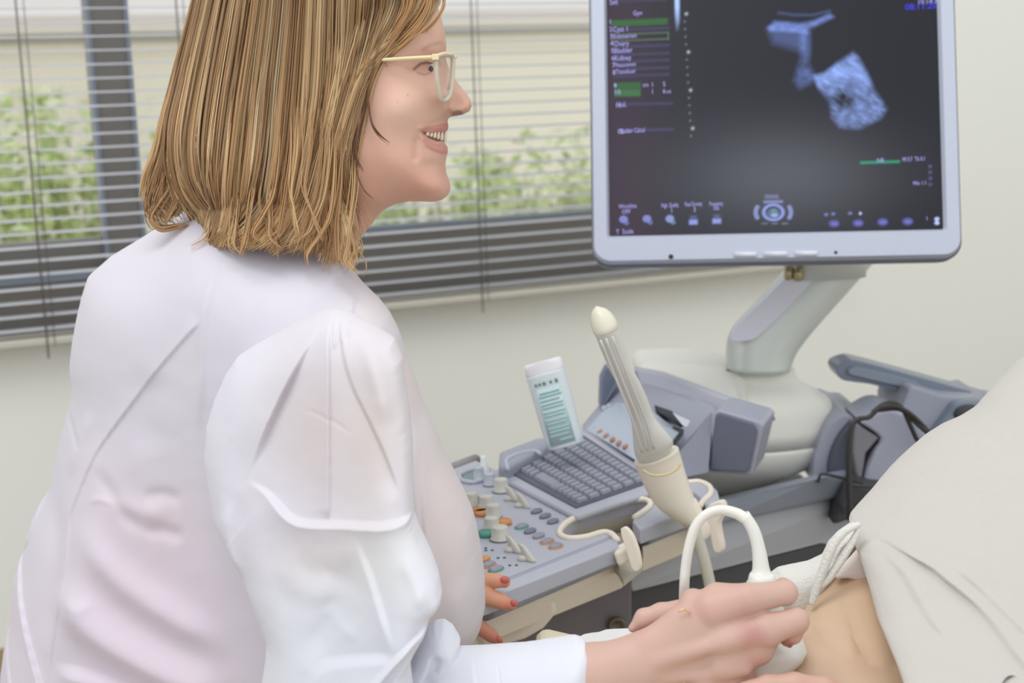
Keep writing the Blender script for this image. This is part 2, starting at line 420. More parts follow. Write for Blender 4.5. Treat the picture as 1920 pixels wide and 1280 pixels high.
img += (wing * (.35 + .6 * tn))[..., None] * B * 1.0
fadeb = soft(qx, qy, [(1440, 55), (1515, 60), (1516, 100), (1450, 80)], 9) * .25; img += fadeb[..., None] * B
arc = np.exp(-(dpoly(qx, qy, [(1460, 24), (1490, 28), (1525, 28), (1556, 20)]) / 2.5) ** 2) * .18; img += arc[..., None] * B
col_ = soft(qx, qy, [(1500, 60), (1517, 60), (1515, 120), (1530, 150), (1500, 165), (1490, 150), (1502, 110)], 7) * (.15 + .45 * fbm(qx / 7, qy / 7, 9)); img += col_[..., None] * B * .8
body = soft(qx, qy, [(1526, 142), (1545, 138), (1570, 118), (1600, 98), (1607, 104), (1622, 130), (1640, 170), (1662, 204), (1652, 222), (1610, 242), (1575, 238), (1560, 220), (1556, 190), (1535, 165)], 5)
c_, s_ = math.cos(-.55), math.sin(-.55); rx = qx * c_ - qy * s_; ry = qx * s_ + qy * c_
st = fbm(rx / 26, ry / 7, 21); st2 = fbm(rx / 10, ry / 5, 31)
hi = np.exp(-(dpoly(qx, qy, [(1530, 150), (1560, 140), (1600, 130), (1625, 150)]) / 16) ** 2) * .5
hole = np.exp(-((qx - 1580) / 16) ** 2 - ((qy - 188) / 14) ** 2) * .5
img += np.clip(body * (.16 + .75 * st * st2 * 1.6 + hi - hole), 0, 2)[..., None] * np.array([.24, .36, .80])
bar = soft(qx, qy, [(1264, -60), (1273, -60), (1274, 40), (1271, 60), (1268, 60), (1266, 30)], 2) * np.clip((62 - qy) / 50, 0, 1); img += bar[..., None] * np.array([.42, .60, 1.0])
def rect(x0, y0, x1, y1, col, a, sk=-.02, w=1.5):
    global img
    m = soft(qx, qy, [(x0, y0), (x1, y0 + sk * (x1 - x0)), (x1, y1 + sk * (x1 - x0)), (x0, y1)], w) * a
    img = img * (1 - m[..., None]) + m[..., None] * np.array(col)
G = (.035, .13, .035); U = (.06, .06, .13)
rect(1146, 38, 1252, 50, G, .9, -.04)
for yy in (54, 86, 101, 114, 128, 141): rect(1150, yy, 1256, yy + 5, U, .7, -.04)
for (a0, b0, a1, b1) in ((1146, 64, 1254, 66), (1146, 76, 1254, 78), (1146, 64, 1148, 78), (1252, 60, 1254, 75)): rect(a0, b0, a1, b1, (.12, .22, .11), .8, -.04, 1)
rect(1152, 155, 1201, 167, G, .9); rect(1152, 168, 1201, 181, (.05, .17, .06), .9)
rect(1158, 193, 1262, 198, U, .8); rect(1160, 242, 1264, 247, U, .9); rect(1150, 0, 1250, 4, U, .6)
rect(1613, 303, 1687, 307, (.03, .33, .19), 1.0, -.03)
for i, yy in enumerate(np.arange(26, 262, 14.3)):
    xx = 1283 + (yy - 26) * .055; big = i % 5 == 0
    d = np.hypot(qx - xx - (4 if big else 0), qy - yy); img += (np.exp(-(d / (2.6 if big else 1.7)) ** 2) * (.6 if big else .22))[..., None] * np.array([.8, 1, .95])
def disc(x, y, ra, rb, col, a, ring=None):
    global img
    e = np.hypot((qx - x) / ra, (qy - y) / rb); m = np.clip((1.1 - e) * 5, 0, 1) * a
    if ring: m = np.clip(1 - np.abs(e - 1 + ring / 2) / (ring / 2) * .8, 0, 1) * a
    img = img * (1 - m[..., None]) + m[..., None] * np.array(col)
LB = (.22, .25, .62); LB2 = (.32, .38, .85)
for x, y, c in ((1169, 411, LB), (1213, 410, LB), (1256, 410, (.25, .33, .6))): disc(x, y, 8, 7, c, .9); disc(x + 6, y + 7, 5, 4, c, .5)
for x, y in ((1300, 416), (1344, 414)): rect(x - 8, y - 4, x + 8, y + 5, LB2, .8); rect(x - 6, y - 12, x + 6, y - 5, LB, .3)
disc(1450, 398, 22, 17, LB2, 1, ring=.35); disc(1450, 400, 12, 9, (.10, .16, .3), .9); disc(1451, 395, 6, 4, (.12, .3, .25), .8); disc(1452, 403, 7, 4, (.35, .42, .75), .8)
for t0, t1, ra, rb in ((2.72, 3.56, 33, 24), (-.42, .42, 33, 24)):
    tt = np.linspace(t0, t1, 9); pl = [(1450 + ra * math.cos(t), 398 - rb * math.sin(t)) for t in tt]; m = np.clip((5 - dpoly(qx, qy, pl)) / 2, 0, 1) * .8; img = img * (1 - m[..., None]) + m[..., None] * np.array((.27, .32, .6))
rect(1432, 376, 1468, 381, (.27, .3, .6), .8); rect(1434, 365, 1460, 372, (.26, .28, .5), .5, 0)
for x in (1433, 1452, 1471): rect(x - 5, 418, x + 6, 420, (.3, .32, .5), .6)
for x, y in ((1564, 419), (1609, 418), (1655, 416), (1702, 415)): disc(x, y, 10, 7, (.10, .10, .36), .95); rect(x - 4, y - 1, x + 5, y + 2, (.3, .3, .7), .6)
for x, y in ((1549, 402), (1562, 401), (1594, 400)): disc(x, y, 4, 3, (.2, .2, .55), .8)
disc(1613, 400, 3, 3, (.5, .5, .9), .9); disc(1757, 410, 5, 3, (.5, .6, .95), .9); disc(1757, 418, 5, 3, (.5, .6, .95), .9); disc(1757, 414, 3, 3, (.5, .6, .95), .9)
for y in (312, 323, 334, 345): disc(1744, y, 3.5, 3.5, (.15, .14, .35), .9, ring=.6)
idx = np.arange(NX * NY).reshape(NY, NX)
Fc = np.stack([idx[:-1, :-1], idx[:-1, 1:], idx[1:, 1:], idx[1:, :-1]], -1).reshape(-1, 4)
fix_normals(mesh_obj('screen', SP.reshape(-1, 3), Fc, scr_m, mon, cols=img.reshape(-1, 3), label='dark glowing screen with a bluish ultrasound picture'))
# lettering on the screen
def text_geo(s, size, align='LEFT'):
    cu = bpy.data.curves.new('t', 'FONT'); cu.body = s; cu.size = size; cu.align_x = align; cu.resolution_u = 2
    o = bpy.data.objects.new('t', cu); C.objects.link(o); dg = bpy.context.evaluated_depsgraph_get(); me = o.evaluated_get(dg).to_mesh()
    v = np.array([tuple(q.co) for q in me.vertices]).reshape(-1, 3); f = [tuple(p.vertices) for p in me.polygons]
    o.evaluated_get(dg).to_mesh_clear(); bpy.data.objects.remove(o); bpy.data.curves.remove(cu); return v, f
def put_text(mb, s, org, ax, ay, size, align='LEFT'):
    v, f = text_geo(s, size, align)
    if len(v): mb.add(org + v[:, :1] * ax + v[:, 1:2] * ay, f)
M_tx = mat('screen_lettering', (0, 0, 0), 0.5, emit=(172, 168, 240), estr=1.0)
M_tx2 = mat('screen_lettering_blue', (0, 0, 0), 0.5, emit=(60, 55, 235), estr=1.0)
mb = MB()
AXT = SX * math.cos(.03) + SY * math.sin(.03); AYT = np.cross(AXT, -SN) if (np.cross(AXT, -SN) @ SY) > 0 else np.cross(AXT, SN)
for s, x, y, px_h in (('Set', 1143, 9, 12), ('Gyn', 1187, 29, 10), ('Cyst 1', 1149, 60, 11), ('Endometrium', 1150, 73, 10), ('Ovary', 1151, 87, 11), ('Bladder', 1151, 100, 11), ('Kidney', 1152, 114, 11),
                      ('Measurement', 1153, 126, 9), ('Transducer', 1155, 139, 10), ('Vol.', 1157, 201, 11), ('Bladder Calcul', 1162, 250, 10),
                      ('Worklist', 1160, 391, 9), ('OFF', 1166, 401, 9), ('High. Quality', 1240, 389, 9), ('1', 1257, 399, 10), ('Pixel Density', 1284, 387, 9), ('3', 1300, 397, 10), ('Frequency', 1330, 386, 9), ('100%', 1337, 394, 8),
                      ('T  Scale', 1155, 439, 10), ('MI 0.7  TIs 0.1', 1692, 303, 9), ('Min 1.1', 1712, 347, 8), ('0dB', 1644, 304, 8), ('a', 1152, 163, 9), ('1', 1221, 163, 10), ('5', 1243, 162, 10), ('1', 1221, 176, 10), ('6', 1243, 175, 10), ('cm', 1205, 163, 9), ('ml', 1250, 175, 8), ('1', 1754 - 18, 413, 8)):
    mb = MB(); put_text(mb, s, S(x, y, 0.0019), AXT * (.52 if 380 < y < 396 and x > 1200 else .62 if s in ('Endometrium', 'Measurement', 'Transducer', 'Bladder Calcul', 'MI 0.7  TIs 0.1') else .8), AYT, px_h * 1.3 * 1.69 / F); mb.build('screen_lettering', M_tx, mon, smooth=False)
for i, yy in enumerate((45, 59, 72, 86, 99, 113, 126, 140, 165, 177, 202, 251)):
    mb = MB(); put_text(mb, str(i + 1), S(1138 + yy * .075, yy, 0.0019), AXT, AYT, 9 * 1.4 * 1.69 / F); mb.build('screen_lettering', M_tx, mon, smooth=False)
mb = MB(); put_text(mb, '08:11:2017', S(1697, 19, 0.0019), AXT, AYT, .0105); mb.build('screen_date', M_tx2, mon, smooth=False)
mb = MB(); put_text(mb, '10:14:33', S(1720, 8, 0.0019), AXT, AYT, .0078); mb.build('screen_lettering', M_tx, mon, smooth=False)
# ================================================================ ULTRASOUND CONSOLE
ZP = 0.62
def zpt(pts, z=ZP): 
    p = np.asarray(pts, float); return onz(p[:, 0], p[:, 1], z)
def zprism(mb, poly, ztop, zbot, z_ref=None, shrink=0.0):
    t = zpt(poly, z_ref if z_ref is not None else ztop); t = t.copy(); t[:, 2] = ztop; b = t.copy(); b[:, 2] = zbot
    if shrink: c = b.mean(0); b[:, :2] = c[:2] + (b[:, :2] - c[:2]) * (1 - shrink)
    return mb.prism(t, b)
M_cg = mat('console_grey', (182, 184, 196), 0.42, noise=0.01)
M_cg2 = mat('console_blue_grey', (158, 161, 177), 0.35)
M_cd = mat('console_dark', (96, 98, 112), 0.45)
M_cream = mat('cream_plastic', (240, 229, 214), 0.45)
M_cup = mat('cup_inside', (186, 180, 166), 0.5)
M_cream2 = mat('cream_shell', (238, 237, 228), 0.35)
M_key = mat('key_grey', (150, 153, 166), 0.5)
M_keydk = mat('key_bed', (92, 95, 108), 0.5)
con = empty('ultrasound_console', zpt([(1150, 950)], 0.0)[0]); tag(con, 'grey and cream ultrasound console with keyboard, knobs and probe holders', 'ultrasound machine')
def sp2(pts, n, closed=False):
    return spline(pts, n)
deck = [(834, 884), (893, 862), (903, 868), (930, 880), (1000, 845), (1095, 802), (1240, 905), (1290, 897), (1325, 900), (1345, 918), (1350, 936), (1322, 946), (1312, 930), (1300, 921), (1280, 922),
        (1262, 935), (1252, 950), (1285, 950), (1290, 960), (1200, 992), (1186, 976), (1190, 970), (1212, 955), (1220, 945), (1212, 937), (1192, 937), (1150, 948), (1085, 968), (1062, 980), (1050, 994), (1053, 1004), (1070, 1009), (1100, 1006), (1128, 998), (1145, 1000), (1158, 1013), (1162, 1024), (975, 1097), (900, 1125), (870, 1000)]
mb = MB(); zprism(mb, deck, ZP, ZP - 0.016); mb.build('control_deck', M_cg, con, smooth=False, bevel=0.002)
# rounded front rail pieces
mb = MB()
a = onz(np.array([1150., 905.]), np.array([1032., 1134.]), ZP - .014)
mb.tube(spline([a[0], a[0] * .7 + a[1] * .3, a[1]], 12), 0.0145, 14); mb.build('hand_rail', M_cg2, con)
a = onz(np.array([1286., 1203.]), np.array([966., 999.]), ZP - .014)
mb = MB(); mb.tube(spline([a[0], (a[0] + a[1]) / 2, a[1]], 8), 0.0135, 14); mb.build('hand_rail', M_cg2, con)
mb = MB(); a = onz(np.array([1203., 1197.]), np.array([999., 1001.]), ZP - .014); mb.tube([a[0], a[1]], 0.0125, 14); mb.build('rail_end', M_cd, con)
# cream lips round the holder cups
def lip(pts, r, m=M_cream, name='holder_lip', z=ZP + .001):
    q = spline(pts, 60); mb = MB(); mb.tube(zpt(q, z), r, 8); mb.build(name, m, con)
lip([(1158, 1013), (1145, 1000), (1128, 998), (1100, 1006), (1070, 1009), (1053, 1004), (1050, 994), (1062, 980), (1085, 968), (1150, 948), (1192, 937), (1212, 937), (1220, 945), (1212, 955), (1190, 970)], 0.0032)
lip([(1312, 950), (1318, 940), (1332, 925), (1330, 912), (1312, 903), (1290, 904)], 0.0032)
lip([(1225, 928), (1228, 940), (1248, 948), (1262, 952)], 0.0035)
# cup walls
def wall(pts, z0, z1, m, name='holder_cup', th=.003):
    q = spline(pts, 40); t = zpt(q, z0); b = t.copy(); b[:, 2] = z1; c = t.mean(0)
    inn = t + (t - c) / np.linalg.norm(t - c, axis=1)[:, None] * th; inb = inn.copy(); inb[:, 2] = z1
    mb = MB(); n = len(t); V = np.concatenate([t, b, inb, inn]); Fc = []
    for i in range(n - 1):
        for k in range(4): Fc.append((k * n + i, k * n + i + 1, ((k + 1) % 4) * n + i + 1, ((k + 1) % 4) * n + i))
    mb.add(V, Fc); mb.build(name, m, con)
wall([(1158, 1013), (1145, 1000), (1128, 998), (1100, 1006), (1070, 1009), (1053, 1004), (1050, 994), (1062, 980), (1085, 968), (1150, 948), (1192, 937), (1212, 937), (1220, 945), (1212, 955), (1190, 970)], ZP, ZP - .034, M_cup)
wall([(1312, 950), (1318, 940), (1332, 925), (1330, 912), (1312, 903), (1290, 904), (1270, 920)], ZP, ZP - .034, M_cup)
# cream underside
und = [(905, 1130), (1150, 1037), (1168, 1030), (1172, 1018), (1158, 1013), (1145, 1000), (1128, 998), (1100, 1006), (1070, 1009), (1053, 1004), (1050, 994), (1062, 980), (1085, 968), (1150, 948), (1192, 937), (1212, 937), (1220, 945), (1212, 955), (1196, 972), (1204, 1002), (1290, 968), (1320, 950), (1345, 930), (1300, 915), (1180, 890), (940, 960), (880, 1010), (880, 1120)]
mb = MB()
ring0 = zpt(und, ZP - .016); ring0[:, 2] = ZP - .016
r1 = ring0.copy(); r1[:, 2] = ZP - .036
r2 = ring0.copy(); r2[:, 2] = ZP - .06; r2 += HFWD * .012; r2[:, 2] = ZP - .06
n_ = len(und); V = np.concatenate([ring0, r1, r2]); Fc = [(k * n_ + i, k * n_ + (i + 1) % n_, (k + 1) * n_ + (i + 1) % n_, (k + 1) * n_ + i) for k in range(2) for i in range(n_)] + [tuple(range(n_)), tuple(range(3 * n_ - 1, 2 * n_ - 1, -1))]
fix_normals(mesh_obj('lower_shell', V, Fc, M_cream, con, smooth=False, bevel=.003))
cf = [(1168, 1030), (1158, 1013), (1145, 1000), (1128, 998), (1100, 1006), (1070, 1009), (1053, 1004), (1050, 994), (1062, 980), (1085, 968), (1150, 948), (1192, 937), (1212, 937), (1220, 945), (1212, 955), (1196, 972), (1204, 1002)]
mb = MB(); zprism(mb, cf, ZP - .030, ZP - .036, z_ref=ZP); mb.build('cup_floor', M_cup, con, smooth=False)
mb = MB()
slab(mb, [(1020, 1110), (1040, 1128), (1045, 1150), (1020, 1180), (985, 1200), (900, 1225), (880, 1160)], 1.33, 0.12); mb.build('shell_foot', M_cream, con, smooth=False, bevel=0.008)
# hooks under the holders
def fin(pts, d, th, m, name):
    q = spline(pts + [pts[0]], 40)[:-1]; mb = MB(); slab(mb, q, d, th, dirv=WU * .6 + HFWD * .4); mb.build(name, m, con, bevel=0.003)
fin([(1163, 991), (1171, 989), (1184, 1004), (1195, 1034), (1199, 1060), (1194, 1071), (1185, 1066), (1178, 1046), (1171, 1022), (1165, 1004)], 1.335, .006, M_cream, 'cable_hook')
mb = MB(); slab(mb, [(1150, 1038), (1176, 1026), (1186, 1050), (1160, 1064)], 1.345, .02); mb.build('hook_stub', M_cream, con, smooth=False, bevel=.003)
fin([(1287, 940), (1294, 938), (1306, 960), (1318, 985), (1321, 1005), (1314, 1016), (1303, 1010), (1306, 990), (1296, 968)], 1.40, .012, M_cream, 'cable_hook')
fin([(1330, 945), (1350, 940), (1356, 960), (1345, 985), (1352, 1030), (1338, 1034), (1330, 1000), (1322, 960)], 1.46, .012, M_cream, 'cable_hook')
# ---- raised keyboard block
def zb_(p, z): return zprism(MB(), p, z, z)
ZK = ZP + 0.008
kb = [(943, 886), (1098, 812), (1228, 905), (1222, 912), (1086, 958), (1078, 958)]
mb = MB(); zprism(mb, [(937, 892), (1100, 812), (1236, 908), (1232, 918), (1086, 965), (1074, 964)], ZK - .002, ZP - .001); mb.build('keyboard_plinth', M_cg, con, smooth=False, bevel=0.003)
mb = MB(); zprism(mb, [(952, 882), (1095, 815), (1224, 900), (1080, 950)], ZK, ZK - .006); kbo = mb.build('keyboard', M_keydk, con, smooth=False, bevel=0.001)
Q = np.array([(966, 880), (1090, 820), (1213, 900), (1084, 945)], float)   # left-front, left-back, right-back, right-front
qa = zpt(Q, ZK)
def bil(u, v): return (1 - u) * ((1 - v) * qa[0] + v * qa[1]) + u * ((1 - v) * qa[3] + v * qa[2])
rows = 6; cols = 15
keymesh = None
for r_ in range(rows):
    c_ = 0
    while c_ < cols:
        wdt = 1
        if r_ == 0 and c_ == 4: wdt = 5
        elif r_ in (1, 2, 3) and c_ == 0: wdt = 2
        u0, u1 = (c_ + .08) / cols, (c_ + wdt - .08) / cols; v0, v1 = (r_ + .09) / rows, (r_ + .91) / rows
        b4 = np.array([bil(u0, v0), bil(u1, v0), bil(u1, v1), bil(u0, v1)]); cc = b4.mean(0); t4 = cc + (b4 - cc) * .82; t4[:, 2] += .0035
        mb = MB(); mb.prism(t4, b4); mb.build('key', M_key, kbo, smooth=False, bevel=0.0004); c_ += wdt
# side pocket block behind keyboard, far side
mb = MB(); zprism(mb, [(935, 888), (937, 862), (1003, 836), (1060, 832), (1010, 862), (950, 892)], ZP + .02, ZP - .01, z_ref=ZP + .01); mb.build('side_block', M_cg2, con, smooth=False, bevel=0.005)
lip([(952, 880), (950, 862), (975, 850), (1003, 846), (1015, 852)], .0025, mat('pale_grey_lip', (188, 194, 206), .4), 'pocket_lip', ZP + .02)
lip([(905, 876), (880, 882), (862, 890), (866, 900), (885, 904), (905, 900)], .0028, mat('pale_grey_lip'), 'pocket_lip', ZP + .002)
mb = MB(); q = spline([(902, 878), (880, 884), (868, 890), (870, 897), (885, 901), (905, 898)], 16); zprism(mb, q, ZP + .0012, ZP - .0005); mb.build('pocket', mat('pocket_green_grey', (132, 148, 148), .5), con, smooth=False)
mb = MB(); a = onz(np.array([893., 835.]), np.array([862., 884.]), ZP - .004); mb.tube([a[0], a[1]], .007, 10); mb.build('deck_edge', mat('warm_grey', (150, 146, 148), .5), con)
# ---- knobs, paddles, buttons
M_knob = mat('knob_cream', (206, 204, 194), 0.4)
M_knob2 = mat('knob_bluish', (190, 196, 206), 0.4)
KNOBS = [(898, 898, 10, 24, M_knob2), (918, 910, 10.5, 24, M_knob2), (940, 922, 14, 26, M_knob), (883, 950, 14, 28, M_knob), (912, 955, 14, 27, M_knob), (925, 970, 14, 26, M_knob), (922, 994, 15, 26, M_knob), (938, 1012, 17, 27, M_knob)]
RX = (right_w - right_w[2] * UPW); RX /= np.linalg.norm(RX)
for (x, y, r_, h, m_) in KNOBS:
    c = onz(np.array(float(x)), np.array(float(y)), ZP); d = depth_of(c); rr = r_ * d / F; hh_ = h * d / F
    mb = MB(); mb.rings([ellipse_ring(c + UPW * z, rr * k, rr * k, 20) for z, k in ((0, 1.12), (.002, 1.12), (.0022, 1), (hh_ - .002, .93), (hh_ - .0005, .88), (hh_, .8))])
    kn = mb.build('knob', m_, con)
    mb = MB(); mb.rings([ellipse_ring(c + UPW * z, rr * 1.22, rr * 1.22, 20) for z in (-.001, .0012)]); mb.build('knob_base', M_cd, kn)
M_org = mat('ring_orange', (214, 150, 96), .5); M_grn = mat('ring_green', (86, 160, 140), .5)
for (x, y, m_) in ((898, 960, M_org), (905, 965, M_org), (943, 982, M_org), (895, 942, M_cd), (912, 1004, M_grn)):
    c = onz(np.array(float(x)), np.array(float(y)), ZP); mb = MB(); mb.rings([ellipse_ring(c + UPW * z, .009, .009, 18) for z in (0, .004)]); mb.build('knob_collar', m_, con)
for (x, y) in ((962, 938), (982, 950), (965, 1034), (990, 1050)):
    c = onz(np.array(float(x)), np.array(float(y)), ZP); s_ = .0012 * 1.0
    mb = MB(); ax = RX; ay = np.cross(UPW, RX)
    rs = []
    for z, w, l, lean in ((0, .004, .011, 0), (.003, .0038, .010, 0), (.008, .003, .006, -.002), (.013, .0022, .0045, -.005), (.015, .0012, .003, -.006)):
        rs.append(ellipse_ring(c + UPW * z + ax * lean - ay * lean * .5, l, w, 16, ax * .6 - ay * .8, ax * .8 + ay * .6))
    mb.rings(rs); mb.build('paddle_switch', M_knob, con)
    mb = MB(); mb.rings([ellipse_ring(c + ax * -.004 + UPW * z, .006 * k, .004 * k, 14) for z, k in ((0, 1), (.003, .9), (.005, .5))]); mb.build('paddle_switch', M_knob, con)
M_ovg = mat('button_grey', (150, 153, 166), .45); M_ovd = mat('button_dark', (122, 126, 142), .45)
OV = [(1006, 960, M_ovd, None), (1022, 969, M_ovd, None), (1037, 979, M_ovd, None), (978, 988, M_ovg, M_grn), (994, 997, M_ovd, None), (1010, 1006, M_ovg, None), (1026, 1016, M_ovg, M_org), (1042, 1025, M_ovg, M_org), (907, 1050, M_org, None), (916, 1060, M_ovg, M_org), (930, 1068, M_ovg, M_grn)]
for (x, y, m_, ring) in OV:
    c = onz(np.array(float(x)), np.array(float(y)), ZP); A = onz(np.array(x + 10.), np.array(y - 5.), ZP) - c; A /= np.linalg.norm(A); Bv = np.cross(UPW, A)
    if ring:
        mb = MB(); mb.rings([ellipse_ring(c + UPW * z, .0098 * k, .0062 * k, 20, A, Bv) for z, k in ((0, 1), (.001, .96))]); rg = mb.build('button_rim', ring, con)
    mb = MB(); mb.rings([ellipse_ring(c + UPW * z, .0084 * k, .005 * k, 20, A, Bv) for z, k in ((0, 1), (.0022, .96), (.003, .75))]); mb.build('oval_button', m_, con)
for (x, y) in ((905, 1028), (917, 1032), (940, 1046), (962, 1060)):
    c = onz(np.array(float(x)), np.array(float(y)), ZP)
    for k in (-1, 1): mb = MB(); mb.rings([ellipse_ring(c + RX * k * .003 + UPW * z, .0015, .0015, 10) for z in (0, .0008)]); mb.build('deck_mark', M_cd, con)
# ================================================================ CONSOLE, rear part
def quad_on(mb, poly, th, dirv=None): slab(mb, poly, None, th, dirv)
# sloping rear panel: hinge line on the deck, rising to a lip
Hl = onz(np.array([1092.]), np.array([808.]), ZP)[0]; Hr = onz(np.array([1240.]), np.array([902.]), ZP)[0]
dl, dr = depth_of(Hl), depth_of(Hr)
PL = [(1092, 808, dl), (1240, 903, dr), (1300, 896, dr + .02), (1325, 880, dr + .04), (1345, 770, dr + .12), (1200, 704, dl + .14), (1160, 700, dl + .13), (1125, 768, dl + .05)]
mb = MB(); slab(mb, PL, None, .03); mb.build('rear_panel', M_cg2, con, smooth=False, bevel=0.003)
mb = MB(); slab(mb, [(1100, 806, dl - .002), (1236, 890, dr - .002), (1276, 812, dr + .05), (1190, 745, dl + .075), (1150, 752, dl + .06)], None, .004)
mb.build('touch_strip', mat('panel_light', (178, 188, 202), .4), con, smooth=False, bevel=0.001)
# screen edge slots
mb = MB(); slab(mb, [(1214, 757, dl + .06), (1262, 774, dr + .055), (1282, 799, dr + .045), (1276, 802, dr + .045), (1214, 775, dl + .055)], None, .01); mb.build('slot', M_black, con, smooth=False)
mb = MB(); slab(mb, [(1283, 808, dr + .038), (1281, 816, dr + .035), (1264, 836, dr + .03), (1262, 830, dr + .03), (1276, 812, dr + .035), (1262, 804, dr + .04), (1264, 801, dr + .04)], None, .008); mb.build('slot', M_black, con, smooth=False)
mb = MB(); slab(mb, [(1262, 775, dr + .05), (1294, 789, dr + .05), (1288, 800, dr + .044), (1280, 797, dr + .044)], None, .004); mb.build('slot_tab', mat('tab_pale', (196, 200, 208), .4), con, smooth=False)
# left wing
mb = MB(); slab(mb, [(1124, 765, dl + .045), (1126, 712, dl + .06), (1137, 689, dl + .07), (1158, 694, dl + .09), (1160, 705, dl + .09), (1162, 716, dl + .075), (1128, 770, dl + .045)], None, .03)
mb.build('speaker_wing', mat('wing_blue_grey', (112, 118, 140), .4), con, smooth=False, bevel=0.003)
# top lip / visor
mb = MB(); slab(mb, [(1196, 712, dl + .08), (1204, 706, dl + .08), (1196, 736, dl + .07), (1188, 734, dl + .07)], None, .006); mb.build('visor_rib', mat('pale_grey_lip'), con, smooth=False)
# orange icons along the hinge
M_or2 = mat('panel_orange', (196, 150, 128), .5)
for k in range(6):
    u = k / 5; x = 1112 + 60 * u; y = 803 + 34 * u
    c = P(np.array(x), np.array(y), np.array(dl + (dr - dl) * u * .55 - .004)); mb = MB()
    A = np.array(SX); mb.rings([ellipse_ring(c - HFWD * z, .0045, .0028, 14, A * .6 + UPW * .8, A * .8 - UPW * .6) for z in (0, .002)]); mb.build('panel_button', M_or2 if k else mat('pale_grey_lip'), con)
for (x, y) in ((1133, 766), (1142, 762)):
    c = P(np.array(float(x)), np.array(float(y)), np.array(dl + .045)); mb = MB(); mb.rings([ellipse_ring(c - HFWD * z, .0045, .0045, 14, SX, UPW) for z in (0, .002)]); mb.build('panel_button', mat('pale_grey_lip'), con)
# right speaker box
dsb = dr + .01
def vis(pts, off=0.0): return [(x, y, dl + .09 + (x - 1192) / 263 * (dr - dl - .02) - .0006 * (y - (694 + (x - 1192) * .335)) + off) for x, y in pts]
def spk(pts, off=0.0): return [(x, y, dsb + .025 * (1433 - x) / 100 + off) for x, y in pts]
mb = MB(); slab(mb, vis([(1192, 694), (1250, 706), (1455, 782), (1456, 790), (1345, 772), (1300, 830), (1262, 860), (1283, 800), (1190, 740), (1200, 715)]), None, .035)
mb.build('visor', M_cg, con, smooth=False, bevel=0.003)
mb = MB(); slab(mb, spk([(1322, 872), (1340, 772), (1350, 768), (1425, 790), (1433, 797), (1411, 888), (1404, 893), (1330, 885)]), None, .07, dirv=RX * .35 + HFWD * .94)
mb.build('speaker_box', M_cg2, con, smooth=False, bevel=0.004)
mb = MB(); slab(mb, spk([(1330, 876), (1343, 780), (1350, 774), (1414, 794), (1420, 803), (1405, 880), (1398, 886), (1336, 882)], -.006), None, .006)
mb.build('speaker_grille', mat('speaker_cloth', (98, 100, 118), .6, noise=.05, nscale=300), con, smooth=False, bevel=0.002)
mb = MB(); slab(mb, [(1262, 862, dr + .02), (1336, 776, dr + .045), (1328, 885, dr + .015), (1240, 905, dr + .002)], None, .01); mb.build('side_gusset', mat('gusset_grey', (128, 130, 144), .45), con, smooth=False)
# swivel base: stacked elliptical shells
dc = 1.86
def er(px, py, rx, ry=None, d=dc, n=44, z=None):
    c = P(np.array(float(px)), np.array(float(py)), np.array(d)); r = rx * d / F
    return ellipse_ring(c, r, r * (ry or .5), n, RX, np.cross(UPW, RX))
mb = MB()
mb.rings([er(1315, 932, 60), er(1340, 908, 105), er(1366, 880, 148), er(1380, 855, 170), er(1384, 836, 177), er(1384, 829, 177)]); mb.build('swivel_shell', M_cream2, con)
mb = MB()
mb.rings([er(1384, 827, 178), er(1384, 800, 179), er(1384, 772, 178), er(1384, 756, 173), er(1385, 745, 163), er(1392, 734, 140), er(1405, 724, 108), er(1416, 715, 82), er(1421, 704, 70), er(1423, 692, 67)]); mb.build('swivel_shell', M_cream2, con)
mb = MB(); slab(mb, [(1196, 690, 1.92), (1205, 678, 1.92), (1300, 676, 1.90), (1380, 690, 1.86), (1400, 720, 1.80), (1400, 780, 1.78), (1260, 742, 1.85), (1196, 710, 1.9)], None, .10); mb.build('rear_cover', M_cream2, con, smooth=False, bevel=.012)
# monitor arm
M_arm = mat('arm_silver_green', (220, 225, 219), .35, metal=.15)
mb = MB(); mb.rings([er(1422, 697, 61), er(1422, 690, 60)]); mb.build('arm_ring', M_black, con)
Lc = spline([(1362, 690), (1363, 650), (1375, 615), (1425, 560), (1478, 500), (1500, 470)], 26); Rc = spline([(1481, 690), (1492, 660), (1520, 622), (1570, 565), (1628, 500), (1650, 470)], 26)
rs = []
for (l, r_) in zip(Lc, Rc):
    a = P(np.array(l[0]), np.array(l[1]), np.array(dc)); b = P(np.array(r_[0]), np.array(r_[1]), np.array(dc)); c = (a + b) / 2; ax = (b - a) / 2; w = np.linalg.norm(ax)
    rs.append(ellipse_ring(c, 1.0, 1.0, 32, ax, HFWD * min(w, .04), 0.85))
mb = MB(); mb.rings(rs); mb.build('monitor_arm', M_arm, con)
ip = spline([(1392, 640), (1374, 640), (1370, 630), (1390, 604), (1450, 545), (1490, 508), (1536, 500), (1520, 530), (1480, 575), (1440, 615), (1415, 636), (1392, 640)], 40)[:-1]
mb = MB(); slab(mb, [(x, y, dc - .043) for x, y in ip], None, .012); mb.build('arm_inlay', mat('inlay_lavender', (232, 232, 244), .35), con, smooth=False, bevel=.002)
M_br = mat('brass', (190, 176, 140), .35, metal=.6)
for (x, y, r_) in ((1478, 516, 8), (1496, 518, 10)):
    c = P(np.array(float(x)), np.array(float(y)), np.array(1.80)); mb = MB(); r2 = r_ * 1.80 / F
    mb.rings([ellipse_ring(c + UPW * z, r2 * k, r2 * k, 14) for z, k in ((-.006, .5), (-.004, 1), (.012, 1))]); mb.build('arm_bolt', M_br, con)
